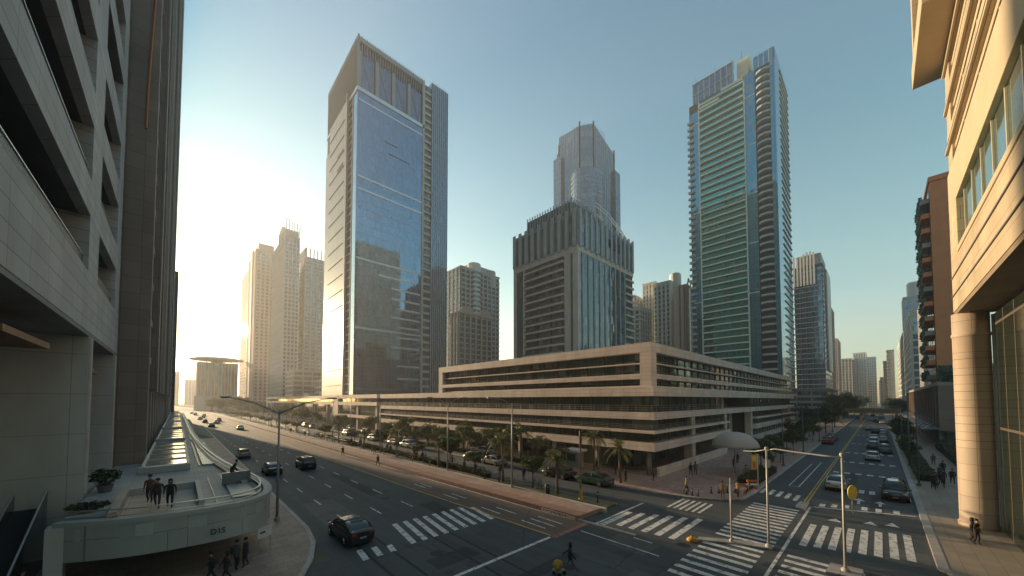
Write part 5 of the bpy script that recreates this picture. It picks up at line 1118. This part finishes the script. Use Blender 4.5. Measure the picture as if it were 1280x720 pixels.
def make_car(kind, pm, label, loc, rz, group=None):
    s_ = SH[kind]; t = thing('parked_car' if group and 'parked' in group else 'car', label, 'car', (0, 0, 0), group); m = MB()
    def sec(x, zb, w_, zs, zt):
        h = [(w_ * .86, zb), (w_ * .97, zb + .1), (w_, (zb + zs) / 2), (w_ * .99, zs - .06), (w_ * .94, zs + (zt - zs) * .55), (w_ * .84, zt), (w_ * .4, zt + .025)]
        return [(x, y, z) for y, z in h] + [(x, -y, z) for y, z in reversed(h)]
    loft(m, [sec(*b) for b in s_['body']]); bo = m.build('body', pm, t, True, local=True)
    md = bo.modifiers.new('sub', 'SUBSURF'); md.levels = 1; md.render_levels = 2
    xf, rf, rr, xr_, zr = s_['cab']; zb = [b for b in s_['body']][4][4] - .02; wb, wt_ = s_['body'][4][2] * .9, s_['body'][4][2] * .70
    N_ = 12; secs = []; rsec = []
    for i in range(N_ + 1):
        x = xf + (xr_ - xf) * i / N_
        if x >= rf: k_ = math.sin(min(1, (xf - x) / (xf - rf)) * math.pi / 2) ** .9
        elif x <= rr: k_ = math.sin(min(1, max(0, (x - xr_)) / (rr - xr_)) * math.pi / 2) ** .9
        else: k_ = 1.0
        k_ = max(k_, .03); zt = zb + (zr - zb) * k_ * (1 - .03 * ((x - (rf + rr) / 2) / (rf - rr)) ** 2); wt2 = wb + (wt_ - wb) * k_; ht = zt - zb
        wbb = wb * (1 - .05 * abs(i / N_ - .5))
        h = [(wbb, zb - .04), (wbb * .995, zb + ht * .25), ((wbb + wt2) / 2 + .02, zb + ht * .6), (wt2 + .01, zt - .07 * k_), (wt2 * .86, zt - .02 * k_), (wt2 * .45, zt)]
        secs.append([(x, y, z) for y, z in h] + [(x, -y, z) for y, z in reversed(h)])
        if rr - .12 <= x <= rf + .12: 
            h = [(wt2 + .022, zt - .085), (wt2 * .88, zt - .005), (wt2 * .45, zt + .02)]; rsec.append([(x, y, z) for y, z in h] + [(x, -y, z) for y, z in reversed(h)])
    g_ = MB(); loft(g_, secs); g_.build('windows', cglass, t, True, local=True)
    r_ = MB(); loft(r_, rsec); r_.build('roof', pm, t, True, local=True)
    for sgn in (1, -1):
        for (xa, za, wa), (xc, zc, wc) in (((xf, zb, wb), (rf + .05, zr - .04, wt_)), ((xr_, zb + .04, wb * .94), (rr - .05, zr - .04, wt_)), (((rf + rr) / 2, zb, wb), ((rf + rr) / 2, zr - .03, wt_))):
            MB().tube([(xa, sgn * (wa * .98), za - .02), ((xa + xc) / 2 + (.12 if xa == xf else (-.12 if xa == xr_ else 0)), sgn * ((wa + wc) / 2 + .02), (za + zc) / 2 + .05), (xc, sgn * (wc + .0), zc - .01)], .042, 6).build('pillar', pm if xa != (rf + rr) / 2 else blackp, t, local=True)
        mr = MB().box(xf - .22, xf - .05, sgn * (wb + .06), sgn * (wb + .26), zb - .02, zb + .12).build('mirror', pm, t, bevel=.03, local=True)
        MB().box(s_['L'] / 2 - .22, s_['L'] / 2 - .06, sgn * .48, sgn * .80, .56 if kind != 'suv' else .72, .68 if kind != 'suv' else .86).build('headlight', headl, t, bevel=.03, local=True)
        MB().box(-s_['L'] / 2 - .012, -s_['L'] / 2 + .12, sgn * .42, sgn * .80, .76 if kind != 'suv' else .86, .90 if kind != 'suv' else 1.04).build('tail_light', taill, t, bevel=.02, local=True)
        for hx in s_['hub']:
            w_ = s_['body'][3][2]; r0 = s_['r']
            MB().tube([(hx, sgn * (w_ - .16), r0 + .03), (hx, sgn * (w_ + .004), r0 + .03)], r0 + .06, 20).build('wheel_arch', blackp, t, local=True)
            wh = MB().tube([(hx, sgn * (w_ - .2), r0), (hx, sgn * (w_ + .012), r0), (hx, sgn * (w_ + .02), r0)], [r0, r0, r0 * .93], 22).build('wheel', tyre, t, local=True)
            rm_ = MB()
            rm_.tube([(hx, sgn * (w_ + .02), r0), (hx, sgn * (w_ + .03), r0)], r0 * .22, 12)
            for k in range(5): a = 6.283 * k / 5; rm_.tube([(hx, sgn * (w_ + .024), r0), (hx + math.cos(a) * r0 * .62, sgn * (w_ + .024), r0 + math.sin(a) * r0 * .62)], .035, 5)
            rm_.build('rim', rimm, wh, local=True)
    L2 = s_['L'] / 2
    MB().box(L2 - .1, L2 + .01, -.22, .22, .40, .50).build('plate', plate, t, local=True); MB().box(-L2 - .018, -L2 + .05, -.22, .22, .56, .67).build('plate', plate, t, local=True)
    MB().box(L2 - .12, L2 + .004, -.42, .42, .54, .66).build('grille', blackp, t, local=True); MB().box(-L2 - .01, -L2 + .1, -.7, .7, .28, .42).build('bumper', blackp, t, bevel=.03, local=True)
    MB().box(-1.9, 1.9, -.72, .72, .14, .3).build('underbody', gray, t, local=True)
    t.location = loc; t.rotation_euler = (0, 0, rz); return t
UP, DN, EAST, WEST = R(90), R(-90), 0, R(180)
big = make_car('fastback', PAINT['black'], 'shiny black hatchback seen from behind, about to cross the near zebra stripes', (9.35, 26.9, 0), UP + R(2))
make_car('sedan', PAINT['black'], 'black car in the left lane beside the lamp post on the avenue', (9.6, 57.6, 0), UP)
make_car('suv', PAINT['black'], 'black car in the middle of the avenue right of the lamp post', (13.9, 58.6, 0), UP)
make_car('hatch', PAINT['beige'], 'small grey beige car alone in the left lane further up the avenue', (7.95 + .6, 77, 0), UP)
GA = 'cars far up the avenue'
for i, (x, y, c, k) in enumerate(((15.6, 150, 'white', 'sedan'), (9.4, 172, 'grey', 'sedan'), (9.0, 206, 'black', 'hatch'), (12.3, 196, 'silver', 'sedan'), (14.2, 214, 'black', 'suv'), (8.6, 240, 'white', 'sedan'), (10.6, 262, 'grey', 'sedan'), (12.2, 290, 'black', 'sedan'), (8.8, 312, 'silver', 'suv'), (7.8, 345, 'white', 'sedan'))):
    make_car(k, PAINT[c], f'{ordn(i)} of the distant cars up the avenue, {c}', (x, y, 0), UP, GA)
GP = 'cars parked along the podium'
cols = ['black', 'green', 'white', 'silver', 'white', 'white', 'silver', 'grey', 'white', 'black', 'white', 'silver', 'white', 'grey', 'white', 'silver', 'white', 'black', 'white', 'silver', 'grey', 'white']
ys = [28.0, 23.3, 35.6, 41.6, 46.8, 52.2, 57.5, 63.0, 69, 75, 80.5, 86, 92, 98, 104, 110, 117, 124, 131, 139, 147, 156]
ys[0], ys[1] = 29.0, 23.8
for i, (y, c) in enumerate(zip(ys, cols)):
    if i in (2, 5, 6, 7, 10, 12, 13, 15, 16, 18): continue
    lab = {0: 'black saloon parked before the kiosk on the side road', 1: 'dark green car parked nearest the crossing beside a palm'}.get(i, f'{c} car parked along the podium, {ordn(i)} from the crossing')
    make_car(('sedan', 'suv', 'hatch')[(i * 2) % 3 if i > 1 else 0], PAINT[c], lab, (36.15 + sh(y) * .5 + (.0), y, 0), UP, GP)
for i in range(6):
    y = 50 + i * 14; c = ('white', 'silver', 'grey', 'white', 'black')[i % 5]
    make_car(('sedan', 'hatch', 'suv')[i % 3], PAINT[c], f'{c} car in the inner parking row before the shopfronts, {ordn(i)} from the kiosk', (40.9 + .5 * (i % 2), y, .12), UP, 'cars parked in the inner row')
# side street
make_car('suv', PAINT['black'], 'black car facing the camera at the stop line by the right kerb', (53.3, -.85, 0), WEST)
make_car('sedan', PAINT['white'], 'white saloon seen from behind left of the yellow sign', (54.6, 3.55, 0), EAST)
make_car('hatch', PAINT['white'], 'bright white car alone in the middle lane of the side street', (84, 1.0, 0), EAST)
GS = 'cars queueing up the side street'
k = 0
for x, y, c, kd in ((97, -.5, 'teal', 'suv'), (104, 1.2, 'grey', 'hatch'), (112, 1.1, 'white', 'suv'), (121, -.4, 'teal', 'sedan'), (126, 1.2, 'white', 'sedan'), (136, -.5, 'silver', 'hatch'), (150, 1, 'black', 'suv'), (158, -.5, 'white', 'sedan'), (166, 2.6, 'silver', 'sedan')):
    make_car(kd, PAINT[c], f'{c} car in the side street queue, {ordn(k)} counting away', (x, y, 0), EAST, GS); k += 1
for i in range(22):
    x = 215 + i * 13; y = (-.6, 1.1, 2.9, 6.2, 7.9)[i % 5]; c = ('white', 'silver', 'grey', 'teal', 'white', 'black')[(i * 5) % 6]
    make_car(('sedan', 'suv', 'hatch')[i % 3], PAINT[c], f'{c} car beyond the footbridge, {ordn(i)} counting away', (x, y, 0), EAST, 'cars beyond the footbridge')
for i, x in enumerate((108, 113.5, 119)): make_car('suv', PAINT['red'], ('nearest', 'middle', 'farthest')[i] + ' of three red cars at the left kerb far up the side street', (x, 8.4, 0), EAST, 'red cars at the left kerb')

# ================================================================== PEOPLE
skin = plain('skin', (.30, .18, .125), .6); hairm = plain('hair_dark', (.02, .016, .014), .7)
def body_mesh(key, P, Rr, E_):
    me = bpy.data.meshes.new('sk'); me.from_pydata(P, E_, []); o = bpy.data.objects.new('sk', me); COL.objects.link(o)
    md = o.modifiers.new('s', 'SKIN'); 
    for i, v in enumerate(me.skin_vertices[0].data): v.radius = Rr[i] if isinstance(Rr[i], tuple) else (Rr[i], Rr[i])
    me.skin_vertices[0].data[0].use_root = True
    o.modifiers.new('b', 'SUBSURF').levels = 1
    dg = bpy.context.evaluated_depsgraph_get(); out = bpy.data.meshes.new_from_object(o.evaluated_get(dg)); bpy.data.objects.remove(o); out.name = 'body'
    for p in out.polygons: p.use_smooth = True
    return out
def pose(st, arm, lean=0.0, bentarm=False):
    """forward = +Y, left = -X; st = stride, arm = swing"""
    P = []; Rr = []; E_ = []
    def v(x, y, z, r): P.append((x, y, z)); Rr.append(r); return len(P) - 1
    def e(a, b): E_.append((a, b))
    pel = v(0, 0, .93, (.15, .11)); ab = v(0, .01 + lean * .1, 1.08, (.135, .10)); ch = v(0, .02 + lean * .25, 1.28, (.165, .115)); nk0 = v(0, .02 + lean * .35, 1.43, (.085, .07)); nk = v(0, .035 + lean * .4, 1.50, .052); hd = v(0, .05 + lean * .45, 1.60, (.082, .098)); hd2 = v(0, .045 + lean * .47, 1.68, (.07, .085)); ns_ = None
    for a, b in ((pel, ab), (ab, ch), (ch, nk0), (nk0, nk), (nk, hd), (hd, hd2)): e(a, b)
    face = v(0, .13 + lean * .45, 1.59, (.022, .02)); e(hd, face)
    for s_, f in ((-1, st), (1, -st)):
        hp = v(s_ * .10, 0, .86, .095); kn = v(s_ * .11, f * .24 + .05, .49, .062); an = v(s_ * .11, f * .46 - (.08 if f < 0 else 0), .10 + (.06 if f < -.05 else 0), .042); he = v(s_ * .11, f * .46 - (.08 if f < 0 else 0) + .13, .045 + (.02 if f < -.05 else 0), (.042, .032))
        e(pel, hp); e(hp, kn); e(kn, an); e(an, he)
        shd = v(s_ * .19, .02 + lean * .3, 1.38, .062); el = v(s_ * .25, -f * arm * .35 + lean * .3, 1.10, .045); 
        if bentarm and s_ > 0: wr = v(s_ * .16, .24, 1.22, .034)
        else: wr = v(s_ * .25, -f * arm * .7 + .08 + lean * .5, .86, .032)
        pm_ = v(P[wr][0], P[wr][1] + .05, P[wr][2] - (.07 if not (bentarm and s_ > 0) else -.03), (.03, .018)); e(ch, shd); e(shd, el); e(el, wr); e(wr, pm_)
        for q_ in (-.02, -.007, .007, .02):
            fg = v(P[pm_][0] + q_ * .6, P[pm_][1] + .02 + q_, P[pm_][2] - .075 + abs(q_) * .5, .008); e(pm_, fg)
        th_ = v(P[pm_][0] - s_ * .03, P[pm_][1] + .03, P[pm_][2] - .02, .009); e(pm_, th_)
    return P, Rr, E_
POSES = {'walk': pose(.75, 1.0), 'step': pose(.42, .8), 'stand': pose(.06, .4), 'lean': pose(.1, -.6, .55), 'hold': pose(.08, .3, .05, True)}
BM = {k: body_mesh(k, *v) for k, v in POSES.items()}
def cloth(c): return rough_mat('cloth_%02d_%02d_%02d' % tuple(int(100 * q_) for q_ in c), c, .9, .2, 8)
def person(label, x, y, z, rz, ps, top, leg, group=None, bag=None, hairlong=False, s_=1.0, sleeve=.9, cap=False):
    t = thing('person', label, 'person', (x, y, z), group, rz); t.scale = (s_,) * 3
    me = BM[ps].copy(); me.materials.clear()
    for m_ in (skin, cloth(top), cloth(leg), plain('shoe_black', (.02, .02, .02), .6)): me.materials.append(m_)
    for p in me.polygons:
        c = p.center; k = 1
        if c.z > 1.475: k = 0
        elif abs(c.x) > .2 and c.z < sleeve or (ps == 'hold' and c.y > .26 and c.z < 1.4): k = 0
        elif c.z < .09 and abs(c.x) < .2: k = 3
        elif c.z < .94 and abs(c.x) < .2: k = 2
        p.material_index = k
    o = bpy.data.objects.new('body', me); COL.objects.link(o); o.parent = t
    ln = {'lean': .55}.get(ps, 0); hx = MB(); cy = .035 + ln * .47
    prof = [(.102, -.02), (.106, .03), (.09, .085), (.05, .118), (.01, .125)]
    if hairlong: prof = [(.06, -.22), (.10, -.14)] + prof
    hx.lathe((0, cy - (.02 if not hairlong else .035), 1.645), prof, 14); hx.build('hair' if not cap else 'cap', hairm if not cap else cloth(top), t, True, local=True)
    # jacket hem / coat
    cm = MB().lathe((0, .0, 0), [(.17, .80), (.165, .95), (.155, 1.1), (.16, 1.2)], 14); cm.v = [(a * 1.08, b * .78 + .01, c) for a, b, c in cm.v]; cm.build('jacket', cloth(top), t, True, local=True)
    if bag == 'pack': MB().box(-.15, .15, -.28, -.12, 1.02, 1.42).build('backpack', cloth((.05, .05, .06)), t, bevel=.05, local=True)
    if bag == 'hand': MB().box(.22, .32, -.1, .2, .48, .74).build('handbag', cloth((.08, .05, .04)), t, bevel=.03, local=True); 
    return t
dk = (.025, .025, .03); gy = (.10, .10, .105); br_ = (.13, .075, .05); bl_ = (.03, .04, .08); tn = (.28, .2, .13); rd_ = (.22, .05, .04)
person('man in dark coat standing at the foot of the big sandstone column', 39.8, -4.35, .12, R(150), 'hold', (.05, .03, .025), dk)
person('woman in dark clothes half behind the man at the sandstone column', 40.4, -4.25, .12, R(170), 'stand', dk, dk, bag='hand', hairlong=True, s_=.95)
person('man in grey jacket standing under the terrace lettering', 2.7, 29.2 - 3.2, .12, R(-60), 'hold', (.09, .085, .08), dk, bag='pack')
person('taller dark figure pressed beside the grey jacketed man below the lettering', 3.15, 26.15, .12, R(60), 'stand', dk, dk)
person('left of the two dark pedestrians cropped by the bottom edge', 1.55, 25.0, .12, R(80), 'step', dk, dk, bag='pack')
person('right of the two dark pedestrians cropped by the bottom edge', 2.15, 24.7, .12, R(95), 'step', (.04, .03, .04), dk, hairlong=True, s_=.96)
person('dark figure at the bottom left corner by the escalator', -5.2, 28.6, .12, R(-100), 'step', dk, dk)
person('left of the pair walking on the patio tinted as sunlit', -.72, 29.6, 3.63, R(175), 'walk', (.07, .05, .04), (.05, .04, .035))
person('right of the pair walking on the patio', -.18, 29.2, 3.63, R(175), 'step', dk, dk, hairlong=True, s_=.97)
person('shadowy figure standing behind the walking pair on the patio', -1.1, 31.4, 3.63, R(160), 'stand', (.12, .06, .04), dk)
person('hooded man leaning over the glass screen at the terrace edge', 3.2, 34.9, 3.6, R(-90), 'lean', dk, (.05, .05, .055), cap=True)
person('person in black pushing something across the dark asphalt at bottom centre', 16.7, 12.6, 0, R(20), 'walk', dk, gy, hairlong=True)
person('man in tan coat crossing the pink pavement at the plaza corner', 39.6, 14.5, .12, R(200), 'step', tn, (.16, .12, .1), bag='hand')
person('dark pedestrian near the podium corner column', 38.6 + .4, 21.2, .12, R(190), 'stand', dk, dk)
GPp = 'people on the right hand footway'
for i, (x, y, a, ps, c) in enumerate(((60.9, -3.9, 90, 'step', dk), (62.8, -4.6, 100, 'walk', dk), (64.2, -4.2, 95, 'step', gy), (64.9, -4.9, 80, 'stand', dk), (66.2, -5.7, 90, 'step', dk), (61.9, -4.1, 100, 'stand', (.05, .05, .05)), (69, -5.0, 90, 'walk', gy), (74, -5.6, 90, 'step', dk), (83, -5.4, -90, 'walk', gy))):
    person(f'{ordn(i)} dark clothed walker in the loose group on the right footway', x, y, .12, R(a), ps, c, dk, GPp, s_=1.03, bag='pack' if i % 3 == 0 else None)
person('left of two figures in tan standing at the plaza kerb stripes', 36.9 + 2.9, 11.1, .12, R(100), 'stand', (.36, .24, .12), (.2, .16, .1)); person('right of two figures in tan standing at the plaza kerb stripes', 41.6, 10.2, .12, R(60), 'stand', (.30, .2, .1), gy)
person('left one of the couple strolling on the dark plaza', 48.6, 17.2, .12, R(120), 'walk', dk, dk); person('right one of the couple strolling on the dark plaza', 49.7, 17.0, .12, R(110), 'step', gy, dk, hairlong=True)
GM = 'people along the planted median'
k = 0
for x, y, a in ((28.3, 36.6, 0), (28.6, 39.4, 20), (27.9, 48.6, 5), (28.4, 50.3, -10), (27.8, 51.4, 180), (28.9, 54, 170), (28.2, 61.5, 0), (28.7, 64.0, 10), (27.6, 74, 180), (28.0, 75.6, 0), (27.4, 78.8, 20), (29.4, 43.5, 90), (29.2, 32.8, 60), (31.3, 30.7, 100)):
    person(f'{ordn(k)} person from the crossing among the median planting', x, y, .2 if x < 30.2 else 0, R(a), ('step', 'stand', 'walk')[k % 3], (dk, gy, br_, bl_, rd_)[k % 5], (dk, bl_)[k % 2], GM, bag='pack' if k % 4 == 0 else None); k += 1
k = 0
for x, y, a in ((22.4, 52.5, 0), (25.9, 62, 0), (22.0, 66.5, 180), (25.8, 92, 0), (25.0, 104, 180), (24.8, 118, 0)):
    person(f'{ordn(k)} person walking the pink strip beside the avenue', x + sh(y) * .3, y, .02 if x < 24 else .345, R(a), ('walk', 'step')[k % 2], (dk, br_)[k % 2], dk, 'people on the pink strip'); k += 1
k = 0
for x, y, a in ((42.6, 27.5, 0), (43.2, 33.6, 180), (42.9, 41, 0), (43.3, 50, 180), (43.0, 57, 0), (41.9, 24.2, 200), (43.3, 68, 0), (52, 11.8, 90), (58, 14.6, 90), (63, 15.4, -90), (69, 14.6, 90), (42.1, 19.2, 220)):
    person(f'{ordn(k)} person on the podium footway counted from the kiosk side', x, y, .12, R(a), ('step', 'walk', 'stand')[k % 3], (dk, gy, tn, rd_, bl_)[k % 5], dk, 'people on the podium footway'); k += 1
# a hand cart by the person at bottom centre
hc = thing('hand_cart', 'small cart with a round yellow load beside the person at bottom centre', 'cart', (16.1, 12.9, 0))
MB().lathe((16.0, 12.95, .35), [(.1, 0), (.26, .08), (.3, .24), (.22, .42), (.06, .48)], 14).build('load', plain('yellow_load', (.45, .27, .04), .6), hc, True); MB().box(15.75, 16.3, 12.65, 13.2, .26, .32).build('platform', metal_lt, hc)
for x in (15.8, 16.25): MB().tube([(x, 12.7, .12), (x + .04, 12.7, .12)], .12, 12).build('wheel', tyre, hc); MB().tube([(x, 12.7, .3), (x + .1, 12.5, .95)], .02, 6).build('handle', metal_lt, hc)
for x in (15.8, 16.25): MB().tube([(x, 13.12, .1), (x + .04, 13.12, .1)], .1, 12).build('wheel', tyre, hc)

# parked bicycles by the median
def bike(label, x, y, z, rz):
    t = thing('bicycle', label, 'bicycle', (x, y, z), 'bicycles parked by the side road', rz)
    for cx in (-.52, .52):
        n = 20; m = MB(); m.tube([(cx + .33 * math.cos(6.283 * k / n), 0, .34 + .33 * math.sin(6.283 * k / n)) for k in range(n + 1)], .022, 6, False); wh = m.build('wheel', tyre, t, local=True)
        sm = MB()
        for k in range(8): a = 6.283 * k / 8; sm.tube([(cx, 0, .34), (cx + .31 * math.cos(a), 0, .34 + .31 * math.sin(a))], .005, 4)
        sm.build('spokes', rimm, wh, local=True)
    MB().tube([(-.52, 0, .34), (-.1, 0, .36), (.32, 0, .78), (-.2, 0, .82), (-.1, 0, .36)], .018, 6).tube([(-.52, 0, .34), (-.2, 0, .82)], .014, 6).tube([(.52, 0, .34), (.3, 0, .95)], .018, 6).build('frame', plain('bike_blue', (.05, .12, .2), .4), t, local=True)
    MB().tube([(.3, -.26, 1.0), (.3, 0, .95), (.3, .26, 1.0)], .016, 6).build('handlebar', metal_dk, t, local=True); MB().box(-.32, -.08, -.07, .07, .9, .96).build('saddle', metal_dk, t, local=True, bevel=.02)
    MB().tube([(-.2, 0, .8), (-.2, 0, .9)], .016, 6).build('seat_post', metal_dk, t, local=True)
for i, (x, y) in enumerate(((29.5, 26.5), (29.5, 27.3), (29.4, 36.2), (29.4, 37.0), (29.3, 37.9), (29.3, 46.8), (29.2, 47.6), (29.1, 56), (29.1, 57))): bike(f'{ordn(i)} bicycle from the crossing parked beside the side road', x, y, .2, R(20 + i * 7))

# ================================================================== HAZE
hz = MB().box(-1550, 1550, -1550, 1550, -1.0, 233).build('haze', bpy.data.materials.new('haze_air')); hm = hz.data.materials[0]; hm.use_nodes = True
ns = hm.node_tree.nodes; ns.remove(ns['Principled BSDF']); pv = ns.new('ShaderNodeVolumePrincipled'); pv.inputs['Color'].default_value = (1, .985, .96, 1); pv.inputs['Density'].default_value = HAZE_D; pv.inputs['Anisotropy'].default_value = HAZE_G
hm.node_tree.links.new(pv.outputs[0], ns['Material Output'].inputs['Volume']); hz['kind'] = 'stuff'; hz['label'] = 'pale air haze over the whole city'
